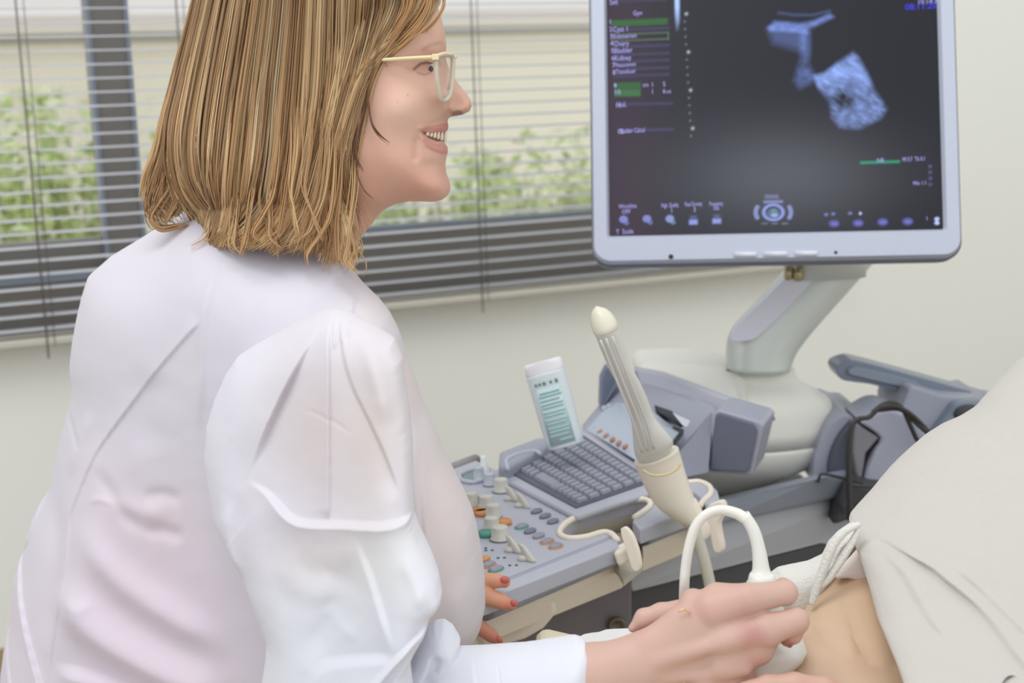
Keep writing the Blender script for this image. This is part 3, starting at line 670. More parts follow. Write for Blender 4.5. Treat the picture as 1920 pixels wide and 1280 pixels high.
mb = MB(); mb.rings([ellipse_ring(P(np.array(1550.), np.array(505.), np.array(1.82)) + UPW * z, .05, .03, 24, RX, HFWD) for z in (-.01, .06)]); mb.build('monitor_mount', M_arm, con)
# cabinet body
M_cab = mat('cabinet_grey', (172, 174, 182), .5)
M_cabt = mat('cabinet_slate', (132, 138, 152), .45)
M_cabd = mat('cabinet_dark', (66, 66, 70), .6)
mb = MB(); slab(mb, [(1175, 1010, 1.50), (1640, 915, 1.86), (1700, 930, 1.9), (1700, 1040, 1.9), (1540, 1020, 1.78), (1184, 1112, 1.50)], None, .06, dirv=WN * -.3 + HFWD); mb.build('cabinet_side', M_cab, con, smooth=False, bevel=.004)
mb = MB(); slab(mb, [(1345, 940, 1.60), (1540, 898, 1.72), (1610, 880, 1.8), (1660, 905, 1.84), (1640, 918, 1.84), (1350, 985, 1.60)], None, .02); mb.build('cabinet_shoulder', M_cabt, con, smooth=False, bevel=.005)
mb = MB(); slab(mb, [(1180, 1110, 1.52), (1560, 1015, 1.80), (1640, 1010, 1.85), (1640, 1500, 1.85), (1180, 1500, 1.52)], None, .25, dirv=WN * -.3 + HFWD); mb.build('cabinet_base', M_cabd, con, smooth=False)
M_pan = mat('side_panel_grey', (112, 106, 110), .5)
mb = MB(); slab(mb, [(960, 1120, 1.44), (1184, 1030, 1.49), (1186, 1500, 1.49), (960, 1500, 1.44)], None, .12); mb.build('side_panel', M_pan, con, smooth=False, bevel=.003)
c = P(np.array(1157.), np.array(1171.), np.array(1.478)); mb = MB()
for (r_, z0, z1) in ((.0095, 0, .004),): mb.rings([ellipse_ring(c - HFWD * z, r_ * k, r_ * k, 20, RX, UPW) for z, k in ((0, 1), (.003, 1), (.005, .8), (.0035, .55), (.001, .35))])
mb.build('round_lock', mat('lock_bronze', (116, 108, 96), .4, metal=.5), con)
# rear column and rail hardware to the right
mb = MB(); slab(mb, spline([(1524, 895), (1530, 850), (1552, 800), (1580, 778), (1605, 784), (1640, 800), (1640, 925), (1610, 935), (1560, 915), (1524, 905)], 40), 1.80, .16); mb.build('rear_column', M_cg2, con, smooth=False, bevel=.006)
q = spline([(1600, 790), (1575, 820), (1558, 860), (1555, 900), (1562, 930), (1600, 950), (1650, 930), (1640, 870), (1612, 800), (1600, 790)], 40)[:-1]
mb = MB(); slab(mb, q, 1.785, .05); mb.build('column_recess', mat('recess_dark', (74, 78, 92), .5), con, smooth=False, bevel=.004)
mb = MB(); slab(mb, [(1604, 792, 1.765), (1650, 820, 1.765), (1624, 850, 1.765), (1616, 905, 1.765), (1608, 900, 1.765), (1600, 850, 1.765)], None, .03); mb.build('column_cover', mat('cover_warm_grey', (126, 124, 130), .45), con, smooth=False, bevel=.003)
q = spline([(1612, 792), (1660, 768), (1700, 778), (1725, 800), (1740, 830), (1700, 860), (1672, 900), (1655, 945), (1630, 950), (1622, 900), (1640, 850), (1652, 822), (1612, 792)], 50)[:-1]
mb = MB(); slab(mb, q, 1.76, .09); mb.build('hinge_housing', M_cg2, con, smooth=False, bevel=.006)
mb = MB(); slab(mb, [(1600, 905, 1.73), (1700, 910, 1.75), (1700, 980, 1.75), (1640, 960, 1.75), (1560, 990, 1.75), (1570, 940, 1.75)], None, .05); mb.build('column_foot', M_cabd, con, smooth=False, bevel=.01)
# push handle
M_hd = mat('handle_slate', (122, 132, 150), .35, coat=.2)
q = spline([(1567, 695), (1572, 684), (1590, 677), (1612, 677), (1700, 700), (1780, 722), (1852, 742), (1900, 760), (1900, 830), (1820, 800), (1700, 742), (1640, 722), (1600, 716), (1578, 711), (1567, 695)], 60)[:-1]
mb = MB(); slab(mb, q, 1.86, .05); mb.build('push_handle', M_hd, con, bevel=.009)
mb = MB(); slab(mb, spline([(1592, 692), (1615, 690), (1715, 715), (1720, 724), (1690, 724), (1610, 706), (1592, 700), (1592, 692)], 30)[:-1], 1.853, .012); mb.build('handle_inlay', mat('handle_inlay', (140, 150, 166), .4), con, smooth=False, bevel=.003)
q = spline([(1700, 740), (1712, 726), (1770, 742), (1830, 748), (1860, 760), (1860, 900), (1740, 900), (1722, 830), (1690, 780), (1700, 740)], 50)[:-1]
mb = MB(); slab(mb, q, 1.82, .12); mb.build('handle_bracket', M_cg2, con, smooth=False, bevel=.008)
q = spline([(1740, 830), (1780, 775), (1800, 756), (1850, 752), (1870, 770), (1860, 860), (1780, 880), (1740, 830)], 40)[:-1]
mb = MB(); slab(mb, q, 1.80, .03); mb.build('bracket_cap', M_hd, con, smooth=False, bevel=.008)
mb = MB(); c = P(np.array(1815.), np.array(775.), np.array(1.797)); mb.rings([ellipse_ring(c - HFWD * z, .018 * k, .012 * k, 20, RX, UPW) for z, k in ((0, 1), (.004, .8))]); mb.build('bracket_hole', M_cabd, con)
# black cables
M_cab_b = mat('black_cable', (52, 50, 50), .5)
cb = [[(1596, 975, 1.70), (1594, 930, 1.70), (1593, 860, 1.70), (1597, 805, 1.70), (1608, 786, 1.70), (1630, 782, 1.70), (1648, 764, 1.70), (1680, 762, 1.71), (1710, 778, 1.72), (1740, 808, 1.74), (1765, 835, 1.74)],
      [(1592, 975, 1.71), (1590, 900, 1.71), (1592, 820, 1.71), (1604, 790, 1.71), (1632, 780, 1.71), (1652, 760, 1.71), (1675, 755, 1.71), (1692, 766, 1.72), (1708, 800, 1.73), (1722, 828, 1.74), (1745, 850, 1.74)],
      [(1635, 772, 1.72), (1652, 768, 1.72), (1690, 768, 1.72), (1720, 795, 1.73), (1755, 825, 1.74)],
      [(1534, 905, 1.72), (1538, 890, 1.72), (1550, 889, 1.72), (1580, 896, 1.72), (1618, 905, 1.72)]]
for i, c4 in enumerate(cb):
    q = np.array(c4); q = spline(q, 60); mb = MB(); mb.tube(P(q[:, 0], q[:, 1], q[:, 2]), .0028 if i < 3 else .0018, 8)
    tag(mb.build('power_cable', M_cab_b), ['black cable hanging down in front of the grey rear column', 'black cable in the column bundle, reaching furthest right behind the cream garment', 'short black cable loop lying over the grey hinge housing', 'thin dark wire clipped at the base of the grey column'][i], 'cable', 'black cables on the rear of the console')
# ================================================================ GEL BOTTLE
dbt = 1.60
bot = empty('gel_bottle', P(np.array(1062.), np.array(838.), np.array(dbt))); tag(bot, 'white plastic gel bottle with pale teal label standing behind keyboard', 'bottle')
axb = P(np.array(1020.), np.array(680.), np.array(dbt)) - P(np.array(1062.), np.array(830.), np.array(dbt)); Lb = np.linalg.norm(axb); axb /= Lb
bx = SX - (SX @ axb) * axb; bx /= np.linalg.norm(bx); by = np.cross(axb, bx); 
if by @ HFWD > 0: by = -by
b0 = P(np.array(1060.), np.array(832.), np.array(dbt))
tilt = axb
def bring(t, w, dd=.014, n=36): return ellipse_ring(b0 + axb * t * Lb, w, dd, n, bx, by, .8)
W1 = 37 * dbt / F
mb = MB(); mb.rings([bring(-.03, W1 * .86), bring(-.01, W1 * .94), bring(.1, W1 * .98), bring(.5, W1), bring(.86, W1), bring(.9, W1 * .99)]); mb.build('bottle_body', mat('bottle_pe', (216, 226, 230), .4, sss=.0), bot)
mb = MB(); mb.rings([bring(.895, W1 * 1.0), bring(.9, W1 * 1.01), bring(1.0, W1 * 1.0), bring(1.03, W1 * .95), bring(1.035, W1 * .85)]); mb.build('bottle_cap', mat('bottle_cap_white', (238, 238, 242), .35), bot)
M_lab = mat('label_teal', (194, 218, 219), .5); M_labt = mat('label_print', (170, 204, 204), .5); M_labd = mat('label_icon', (90, 140, 136), .5)
def bsurf(u, t, off=.0006):   # u in -1..1 across the front
    th = math.acos(max(-1, min(1, u))); c = math.copysign(abs(math.cos(th)) ** .8, math.cos(th)); s_ = abs(math.sin(th)) ** .8
    return b0 + axb * t * Lb + bx * (W1 + off) * c + by * (.014 + off) * s_
def patch(mb, u0, u1, t0, t1, off=.0006, n=12):
    V = []; 
    for i in range(n + 1):
        u = u0 + (u1 - u0) * i / n; V += [bsurf(u, t0, off), bsurf(u, t1, off), bsurf(u, t1, 0), bsurf(u, t0, 0)]
    Fc = [(4 * i + k, 4 * i + 4 + k, 4 * i + 4 + (k + 1) % 4, 4 * i + (k + 1) % 4) for i in range(n) for k in range(4)] + [(0, 1, 2, 3), (4 * n, 4 * n + 1, 4 * n + 2, 4 * n + 3)]
    mb.add(V, Fc)
mb = MB(); patch(mb, -.62, .52, .02, .72, .0005); lab = mb.build('label', M_lab, bot)
for k, (t, a, b) in enumerate([(.66, -.45, .4), (.62, -.5, .44), (.57, -.5, .3), (.52, -.5, .42), (.48, -.5, .4), (.42, -.5, .45), (.38, -.5, .36), (.32, -.5, .42), (.28, -.5, .3), (.22, -.5, .44), (.18, -.5, .4), (.13, -.5, .3), (.07, -.1, .4)]):
    mb = MB(); patch(mb, a, b, t - .008, t + .012, .001); mb.build('printed_line', M_labt, lab)
for k, u in enumerate((-.5, -.3, -.1, .12, .38)):
    mb = MB(); s_ = .03 + .012 * (k == 4) + .006 * (k == 2); patch(mb, u - s_ * 1.6, u + s_ * 1.6, .775 - s_ * .5, .775 + s_ * .5, .001, 4); mb.build('label_icon', M_labd, bot)
# small white nozzle bottle behind the knobs
cN = onz(np.array(908.), np.array(893.), ZP); mb = MB()
mb.rings([ellipse_ring(cN + UPW * z, r_, r_, 16) for z, r_ in ((0, .008), (.008, .008), (.012, .0045), (.022, .0035), (.024, .002))])
tag(mb.build('nozzle_cap', mat('nozzle_white', (232, 236, 234), .4)), 'small white nozzle cap standing by the far knobs', 'cap')
# ================================================================ INTERNAL PROBE IN ITS HOLDER
def loft2(L, R, d, n=30, nr=28, name=None, m=None, parent=None, dep=1.0, caps=True, pwv=1.0, label=None):
    """solid of round sections spanning a left and a right outline (pixels) at depth d (scalar or (start,end))"""
    Lc = spline(L, n); Rc = spline(R, n); dd = np.linspace(d[0], d[1], n) if isinstance(d, tuple) else np.ones(n) * d
    rs = []
    for l, r_, q in zip(Lc, Rc, dd):
        a = P(np.array(l[0]), np.array(l[1]), np.array(q)); b = P(np.array(r_[0]), np.array(r_[1]), np.array(q)); ax = (b - a) / 2
        rs.append(ellipse_ring((a + b) / 2, 1, 1, nr, ax, HFWD * np.linalg.norm(ax) * dep, pwv))
    mb = MB(); mb.rings(rs, caps); return mb.build(name, m, parent, label=label)
tv = empty('internal_probe', P(np.array(1270.), np.array(960.), np.array(1.38))); tag(tv, 'long cream internal ultrasound probe in a clear cover leaning in the holder', 'probe')
loft2([(1189, 868), (1196, 885), (1215, 925), (1232, 950), (1265, 975), (1290, 990)], [(1272, 838), (1276, 852), (1288, 893), (1305, 940), (1322, 975), (1328, 990)], (1.40, 1.42), name='probe_handle', m=mat('probe_cream', (238, 230, 214), .4), parent=tv)
M_cond = mat('clear_cover', (214, 212, 206), .3)
loft2([(1116, 629), (1127, 657), (1139, 685), (1155, 716), (1171, 747), (1182, 780), (1186, 815), (1190, 850), (1200, 870)], [(1156, 610), (1170, 645), (1184, 685), (1200, 716), (1214, 747), (1228, 782), (1250, 810), (1262, 826), (1258, 842)], (1.33, 1.40), n=40, name='probe_cover', m=M_cond, parent=tv)
loft2([(1117, 574), (1109, 586), (1107, 605), (1112, 624), (1118, 631)], [(1122, 574), (1138, 579), (1150, 590), (1157, 603), (1158, 613)], 1.33, n=20, name='probe_tip', m=mat('probe_tip_cream', (230, 226, 206), .3), parent=tv)
q = spline([(1206, 881), (1222, 890), (1245, 890), (1268, 880), (1276, 868)], 20); mb = MB(); mb.tube(P(q[:, 0], q[:, 1], np.full(20, 1.375)), .0011, 6); mb.build('cover_ring', mat('latex_ring', (232, 214, 168), .4), tv)
q = spline([(1118, 640), (1150, 720), (1178, 790), (1196, 850)], 20); 
for dx in (8, 18, 30):
    mb = MB(); mb.tube(P(q[:, 0] + dx, q[:, 1] - dx * .3, np.linspace(1.312, 1.37, 20) - .003), .0012, 6); mb.build('cover_fold', M_cond, tv)
q = spline([(1300, 985), (1312, 1020), (1322, 1055), (1332, 1100), (1340, 1140)], 20); mb = MB(); mb.tube(P(q[:, 0], q[:, 1], np.full(20, 1.40)), .0058, 12); mb.build('probe_cable', mat('cable_cream', (206, 202, 188), .45), tv)
# ================================================================ ORGANIC SHAPES
def resample(pts, step, closed=True):
    p = np.asarray(pts, float)
    if closed: p = np.vstack([p, p[:1]])
    L = np.r_[0, np.cumsum(np.hypot(*(p[1:] - p[:-1]).T))]; n = max(4, int(L[-1] / step)); t = np.linspace(0, L[-1], n, endpoint=not closed)
    return np.stack([np.interp(t, L, p[:, 0]), np.interp(t, L, p[:, 1])], 1)
def smooth_poly(pts, step=4.0, rounds=1):
    p = np.asarray(pts, float)
    n = len(p); q = np.vstack([p[-2:], p, p[:3]]); out = []
    q = spline(np.vstack([p, p[:1]]), n * 12)[:-1] if rounds else p
    return resample(q, step)
def inflate_mesh(poly, step, R, fine=None):
    """triangulated outline with a smooth height field f (0 at the rim, 1 deep inside)"""
    b = resample(poly, step); nb = len(b)
    x0, y0 = b.min(0); x1, y1 = b.max(0)
    xs = np.arange(x0, x1, step); ys = np.arange(y0, y1, step * .87)
    gx, gy = np.meshgrid(xs, ys); gx = gx + (np.arange(len(ys)) % 2)[:, None] * step * .5
    gx = gx.ravel(); gy = gy.ravel(); ins = inpoly(gx, gy, b); gx, gy = gx[ins], gy[ins]
    d = dpoly(gx, gy, b, True); k = d > step * .75; gx, gy, d = gx[k], gy[k], d[k]
    # an extra ring hugging the rim
    t = np.roll(b, -1, 0) - np.roll(b, 1, 0); t /= np.linalg.norm(t, axis=1)[:, None]; nn = np.stack([-t[:, 1], t[:, 0]], 1)
    r1 = b + nn * step * .22
    if inpoly(r1[:, 0], r1[:, 1], b).mean() < .5: r1 = b - nn * step * .22
    d1 = dpoly(r1[:, 0], r1[:, 1], b, True); kk = inpoly(r1[:, 0], r1[:, 1], b) & (d1 > step * .15); r1 = r1[kk]; d1 = d1[kk]
    pts = np.vstack([b, r1, np.stack([gx, gy], 1)]); D = np.r_[np.zeros(nb), d1, d]
    res = geometry.delaunay_2d_cdt([Vector(q) for q in pts], [(i, (i + 1) % nb) for i in range(nb)], [], 1, 1e-4)
    V = np.array([tuple(q) for q in res[0]]); T = np.array([f for f in res[2] if len(f) == 3])
    orig = [o[0] if len(o) else -1 for o in res[3]]
    Dv = np.array([D[o] if o >= 0 else 0 for o in orig])
    return V, T, Dv
def subdiv(V, T, vals):
    e = np.sort(np.concatenate([T[:, [0, 1]], T[:, [1, 2]], T[:, [2, 0]]]), axis=1); u, inv = np.unique(e, axis=0, return_inverse=True); inv = inv.ravel()
    n = len(V); m = len(T); a = inv[:m] + n; b = inv[m:2 * m] + n; c = inv[2 * m:] + n
    T2 = np.concatenate([np.stack([T[:, 0], a, c], 1), np.stack([a, T[:, 1], b], 1), np.stack([c, b, T[:, 2]], 1), np.stack([a, b, c], 1)])
    return np.vstack([V, (V[u[:, 0]] + V[u[:, 1]]) / 2]), T2, [np.concatenate([q, (q[u[:, 0]] + q[u[:, 1]]) / 2]) for q in vals]
def lap_smooth(T, f, pin, it):
    e = np.unique(np.sort(np.concatenate([T[:, [0, 1]], T[:, [1, 2]], T[:, [2, 0]]]), axis=1), axis=0)
    n = len(f); deg = np.bincount(e.ravel(), minlength=n).astype(float) + 1e-9; f = f.copy(); f0 = f.copy()
    for _ in range(it):
        s = np.bincount(e[:, 0], f[e[:, 1]], n) + np.bincount(e[:, 1], f[e[:, 0]], n); g = s / deg
        f = np.where(pin, f0, .5 * f + .5 * g)
    return f
def inflate(name, poly, m, parent, depth, T, R, step=6.0, sub=1, crease=None, back=1.0, sm=40, expo=.5, colf=None, label=None, fmul=None, smooth_out=True, ret=False):
    """closed solid whose silhouette (seen from the photo's side) is the outline; depth(x,y) mid surface, T half thickness (m), R rim radius (px);
       crease(x,y) adds relief toward the viewer (m)"""
    V, Tr, D = inflate_mesh(poly, step, R)
    pin = D <= 1e-6
    f = 1 - (1 - np.clip(D / R, 0, 1)) ** 2
    f = lap_smooth(Tr, f, pin, sm)
    vals = [f, pin.astype(float)]
    for _ in range(sub): V, Tr, vals = subdiv(V, Tr, vals)
    D2 = dpoly(V[:, 0], V[:, 1], resample(poly, step), True); fa_ = 1 - (1 - np.clip(D2 / R, 0, 1)) ** 2
    w_ = np.clip(1.2 - D2 / (3.0 * step), 0, 1); f = vals[0] * (1 - w_) + fa_ * w_; edge = vals[1] > .99
    rim = edge
    x, y = V[:, 0], V[:, 1]
    h = np.clip(f, 0, None) ** expo
    if fmul is not None: h = h * fmul(x, y)
    cr = crease(x, y) if crease is not None else 0.0
    fade = np.clip(f / .12, 0, 1)
    Th = T(x, y) if callable(T) else T
    dep = depth(x, y) if callable(depth) else np.full(len(x), float(depth))
    front = P(x, y, dep) - HFWD * (Th * h + cr * fade)[:, None]
    bk = P(x, y, dep) + HFWD * (Th * back * h)[:, None]
    n = len(V)
    # share rim vertices: edges used by a single triangle
    e = np.sort(np.concatenate([Tr[:, [0, 1]], Tr[:, [1, 2]], Tr[:, [2, 0]]]), axis=1); u, c = np.unique(e, axis=0, return_counts=True); rimv = np.zeros(n, bool); rimv[u[c == 1].ravel()] = True
    mp = np.where(rimv, np.arange(n), np.arange(n) + n)
    VV = np.vstack([front, bk]); FF = np.vstack([Tr, mp[Tr][:, ::-1]])
    used = np.zeros(2 * n, bool); used[FF.ravel()] = True; ren = np.cumsum(used) - 1; VV = VV[used]; FF = ren[FF]
    px_ = np.concatenate([x, x])[used]; py_ = np.concatenate([y, y])[used]; isf = np.concatenate([np.ones(n), np.zeros(n)])[used]
    cols = colf(px_, py_) if colf is not None else None
    if ret: return VV, FF, cols
    o = tri_obj(name, VV, FF, m, parent, cols, label)
    return o
def tri_obj(name, VV, FF, m, parent=None, cols=None, label=None):
    me = bpy.data.meshes.new(name); FF = np.asarray(FF); k = FF.shape[1]
    # orient outward using signed volume
    a, b, c = VV[FF[:, 0]], VV[FF[:, 1]], VV[FF[:, 2]]; vol = np.einsum('ij,ij->i', a - VV.mean(0), np.cross(b - VV.mean(0), c - VV.mean(0))).sum()
    if vol < 0: FF = FF[:, ::-1]
    me.vertices.add(len(VV)); me.vertices.foreach_set('co', VV.astype(np.float32).ravel())
    me.loops.add(FF.size); me.loops.foreach_set('vertex_index', FF.astype(np.int32).ravel())
    me.polygons.add(len(FF)); me.polygons.foreach_set('loop_start', np.arange(0, FF.size, k, dtype=np.int32))
    me.update(calc_edges=True); me.validate()
    me.polygons.foreach_set('use_smooth', [True] * len(me.polygons))
    if cols is not None:
        at = me.color_attributes.new('Col', 'FLOAT_COLOR', 'POINT'); cc = np.ones((len(VV), 4)); cc[:, :3] = cols; at.data.foreach_set('color', cc.ravel())
    o = bpy.data.objects.new(name, me); C.objects.link(o)
    for q in (m if isinstance(m, (list, tuple)) else [m]): me.materials.append(q)
    if parent is not None: o.parent = parent; o.matrix_parent_inverse = parent.matrix_world.inverted()
    if label: o['label'] = label
    return o
def surface_nets(F3, org, h):
    """F3<0 inside; returns vertices (grid coords scaled) and quads"""
    ins = F3 < 0; nx, ny, nz = F3.shape
    c = np.zeros((nx - 1, ny - 1, nz - 1), np.int8)
    for dx in (0, 1):
        for dy in (0, 1):
            for dz in (0, 1): c += ins[dx:nx - 1 + dx, dy:ny - 1 + dy, dz:nz - 1 + dz]
    act = (c > 0) & (c < 8); ids = -np.ones(act.shape, int); I = np.argwhere(act); ids[act] = np.arange(len(I))
    acc = np.zeros((len(I), 3)); cnt = np.zeros(len(I))
    corners = [(a, b, d) for a in (0, 1) for b in (0, 1) for d in (0, 1)]
    for p in corners:
        for ax in range(3):
            if p[ax] == 1: continue
            q = list(p); q[ax] = 1
            fa = F3[I[:, 0] + p[0], I[:, 1] + p[1], I[:, 2] + p[2]]; fb = F3[I[:, 0] + q[0], I[:, 1] + q[1], I[:, 2] + q[2]]
            k = (fa < 0) != (fb < 0); t = fa[k] / (fa[k] - fb[k]); pt = np.tile(np.array(p, float), (k.sum(), 1)); pt[:, ax] += t
            acc[k] += pt; cnt[k] += 1
    V = (I + acc / cnt[:, None]) * h + org
    Q = []
    for ax in range(3):
        o1, o2 = [(1, 2), (2, 0), (0, 1)][ax]
        s0 = [slice(None)] * 3; s1 = [slice(None)] * 3; s0[ax] = slice(0, -1); s1[ax] = slice(1, None)
        a = ins[tuple(s0)]; b = ins[tuple(s1)]; E = np.argwhere(a != b)
        k = (E[:, o1] > 0) & (E[:, o2] > 0) & (E[:, o1] < act.shape[o1]) & (E[:, o2] < act.shape[o2]); E = E[k]
        def cell(d1, d2):
            c_ = E.copy(); c_[:, o1] -= d1; c_[:, o2] -= d2; return ids[c_[:, 0], c_[:, 1], c_[:, 2]]
        q = np.stack([cell(0, 0), cell(1, 0), cell(1, 1), cell(0, 1)], 1); fl = a[tuple(E.T)]; q[fl] = q[fl][:, ::-1]; Q.append(q)
    return V, np.concatenate(Q)
class Blob:
    """smooth union of round cones in a local frame of pixels (x,y) and pixel depth (z, away from viewer) about depth d0"""
    def __init__(s, d0): s.d0 = d0; s.items = []
    def cone(s, a, b, ra, rb, k=6.0): s.items.append((np.array(a, float), np.array(b, float), ra, rb, k)); return s
    def chain(s, pts, rads, k=6.0):
        for i in range(len(pts) - 1): s.cone(pts[i], pts[i + 1], rads[i], rads[i + 1], k)
        return s
    def ell(s, c, r, k=6.0, ang=0.0): s.items.append(('e', np.array(c, float), np.array(r, float), k, ang)); return s
    def mesh(s, h=3.0, pad=10, carve=None, post=None):
        lo = np.full(3, 1e9); hi = np.full(3, -1e9)
        for it in s.items:
            if isinstance(it[0], str): R = it[2].max(); lo = np.minimum(lo, it[1] - R); hi = np.maximum(hi, it[1] + R)
            else:
                for q, r in ((it[0], it[2]), (it[1], it[3])): lo = np.minimum(lo, q - r); hi = np.maximum(hi, q + r)
        lo -= pad; hi += pad; n = np.ceil((hi - lo) / h).astype(int) + 1
        X, Y, Z = np.meshgrid(*[lo[i] + np.arange(n[i]) * h for i in range(3)], indexing='ij')
        f = None
        for it in s.items:
            if isinstance(it[0], str):
                _, c, r, k, ang = it; dx, dy = X - c[0], Y - c[1]; ca, sa = math.cos(ang), math.sin(ang)
                u = dx * ca + dy * sa; v = -dx * sa + dy * ca; w = Z - c[2]
                q = np.sqrt((u / r[0]) ** 2 + (v / r[1]) ** 2 + (w / r[2]) ** 2); g = (q - 1) * r.min()
            else:
                a, b, ra, rb, k = it; ab = b - a; t = np.clip(((X - a[0]) * ab[0] + (Y - a[1]) * ab[1] + (Z - a[2]) * ab[2]) / (ab @ ab + 1e-9), 0, 1)
                g = np.sqrt((X - a[0] - t * ab[0]) ** 2 + (Y - a[1] - t * ab[1]) ** 2 + (Z - a[2] - t * ab[2]) ** 2) - (ra + (rb - ra) * t)
            if f is None: f = g
            else:
                hh = np.clip(.5 + .5 * (f - g) / k, 0, 1); f = f * (1 - hh) + g * hh - k * hh * (1 - hh)
        if carve is not None: f = carve(X, Y, Z, f)
        V, Q = surface_nets(f, lo, h)
        s.local = V
        W = P(V[:, 0], V[:, 1], np.full(len(V), s.d0)) + V[:, 2:3] * (s.d0 / F) * HFWD
        return W, Q
def quads2tris(Q): return np.vstack([Q[:, [0, 1, 2]], Q[:, [0, 2, 3]]])
def tri_join(parts):
    V = []; Fc = []; Cc = []; n = 0
    for v, f, c in parts:
        V.append(v); Fc.append(f + n); Cc.append(c if c is not None else np.ones((len(v), 3)) * .6); n += len(v)
    return np.vstack(V), np.vstack(Fc), np.vstack(Cc)
def sstep(t): t = np.clip(t, 0, 1); return t * t * (3 - 2 * t)
def signed_line(x, y, pts):
    """distance to a polyline, which side (positive = right of travel), and position along it 0..1"""
    p = spline(pts, max(8, len(pts) * 5)); best = np.full(x.shape, 1e9); sd = np.zeros(x.shape); al = np.zeros(x.shape)
    L = np.r_[0, np.cumsum(np.hypot(*(p[1:] - p[:-1]).T))]; L /= L[-1]
    for i in range(len(p) - 1):
        a, b = p[i], p[i + 1]; ab = b - a; l2 = ab @ ab + 1e-9; t = ((x - a[0]) * ab[0] + (y - a[1]) * ab[1]) / l2; tc = np.clip(t, 0, 1)
        dx = x - a[0] - tc * ab[0]; dy = y - a[1] - tc * ab[1]; d = np.hypot(dx, dy); s_ = np.sign(ab[0] * dy - ab[1] * dx); k = d < best
        best = np.where(k, d, best); sd = np.where(k, s_, sd); al = np.where(k, L[i] + (L[i + 1] - L[i]) * tc, al)
        if i == 0: e0 = t < 0
    return best, sd, al
def ridge(x, y, pts, w, a, taper=.25):
    d, s_, al = signed_line(x, y, pts); tp = sstep(al / taper) * sstep((1 - al) / taper) if taper > 0 else 1; return a * np.exp(-(d / w) ** 2) * tp
def fold(x, y, pts, w, wide, a, taper=.2, side=1):
    """cloth overlap: a sharp step on one side of the line, relaxing over `wide` pixels on the raised side"""
    d, s_, al = signed_line(x, y, pts); q = d * s_ * side; tp = sstep(al / taper) * sstep((1 - al) / taper) if taper > 0 else 1
    up = sstep((q + w) / (2 * w)) * np.exp(-np.clip(q, 0, None) / wide); return a * up * tp
# ================================================================ THE WOMAN AT THE CONSOLE
def lin(c): return np.array(srgb(*c))
def blend(base, items, x, y):
    c = np.tile(lin(base), (len(x), 1))
    for (px_, py_, rx, ry, col, a) in items:
        w = a * np.exp(-((x - px_) / rx) ** 2 - ((y - py_) / ry) ** 2); c = c * (1 - w[:, None]) + w[:, None] * lin(col)
    return c
woman = empty('person', P(np.array(480.), np.array(1300.), np.array(1.28))); tag(woman, 'woman with blonde hair, glasses and white coat scanning with a handheld probe', 'person')
M_skin = mat('skin', None, 0.5, attr='Col', sss=.12, noise=.02, nscale=120, bump=.05, bscale=900)
M_coat = mat('coat_cotton', None, 0.75, attr='Col', bump=.04, bscale=900, sheen=.1)
# ---- head and neck
prof = [(817, 0), (827, 32), (834, 61), (837, 82), (836, 99), (836, 112), (841, 127), (848, 140), (863, 161), (874, 174), (882, 186), (885, 197), (881, 208), (868, 215), (856, 217), (845, 219), (840, 222), (839, 228), (841, 236), (840, 243), (836, 248), (833, 252), (832, 262), (834, 269), (839, 275), (840, 283), (837, 294), (835, 308), (837, 325), (843, 340), (845, 353), (841, 365), (830, 374), (811, 378), (790, 377), (770, 377), (745, 381), (727, 389), (714, 399), (703, 412), (692, 427), (676, 444), (668, 470), (656, 500), (600, 500), (540, 485), (480, 450), (455, 420), (420, 300), (395, 180), (395, 60), (430, -60), (520, -140), (640, -160), (740, -120), (795, -60)]
def head_relief(x, y):
    g = lambda a, b, r, s_=None: np.exp(-((x - a) / r) ** 2 - ((y - b) / (s_ or r)) ** 2)
    h = -.0065 * g(803, 128, 24, 15) + .003 * g(815, 92, 22, 10) + .0075 * g(770, 203, 40, 34) + .0045 * g(851, 204, 10, 9) - .003 * g(842, 196, 5, 12)
    h += -.0035 * np.exp(-(dpoly(x, y, [(845, 214), (828, 226), (800, 240), (787, 262), (786, 290)]) / 6) ** 2)
    h += .0022 * np.exp(-(dpoly(x, y, [(796, 238), (815, 235), (838, 236)]) / 5) ** 2) + .003 * np.exp(-(dpoly(x, y, [(797, 252), (806, 266), (820, 275), (836, 279)]) / 5) ** 2)
    m = soft(x, y, [(794, 243), (812, 246), (840, 247), (842, 265), (822, 264), (806, 257)], 2.0); h -= .0045 * m
    h += .004 * g(822, 345, 24, 22) - .002 * g(815, 305, 20, 10)
    h += .0016 * np.exp(-(dpoly(x, y, [(786, 130), (794, 120), (806, 117), (815, 122)]) / 3) ** 2) + .001 * np.exp(-(dpoly(x, y, [(790, 138), (802, 141), (814, 136)]) / 3) ** 2)
    # neck sits back from the jaw
    d, s_, al = signed_line(x, y, [(850, 392), (780, 392), (725, 375), (690, 330), (668, 260), (650, 160)])
    h += -.013 * sstep((-d * s_ + 4) / 46)
    return h
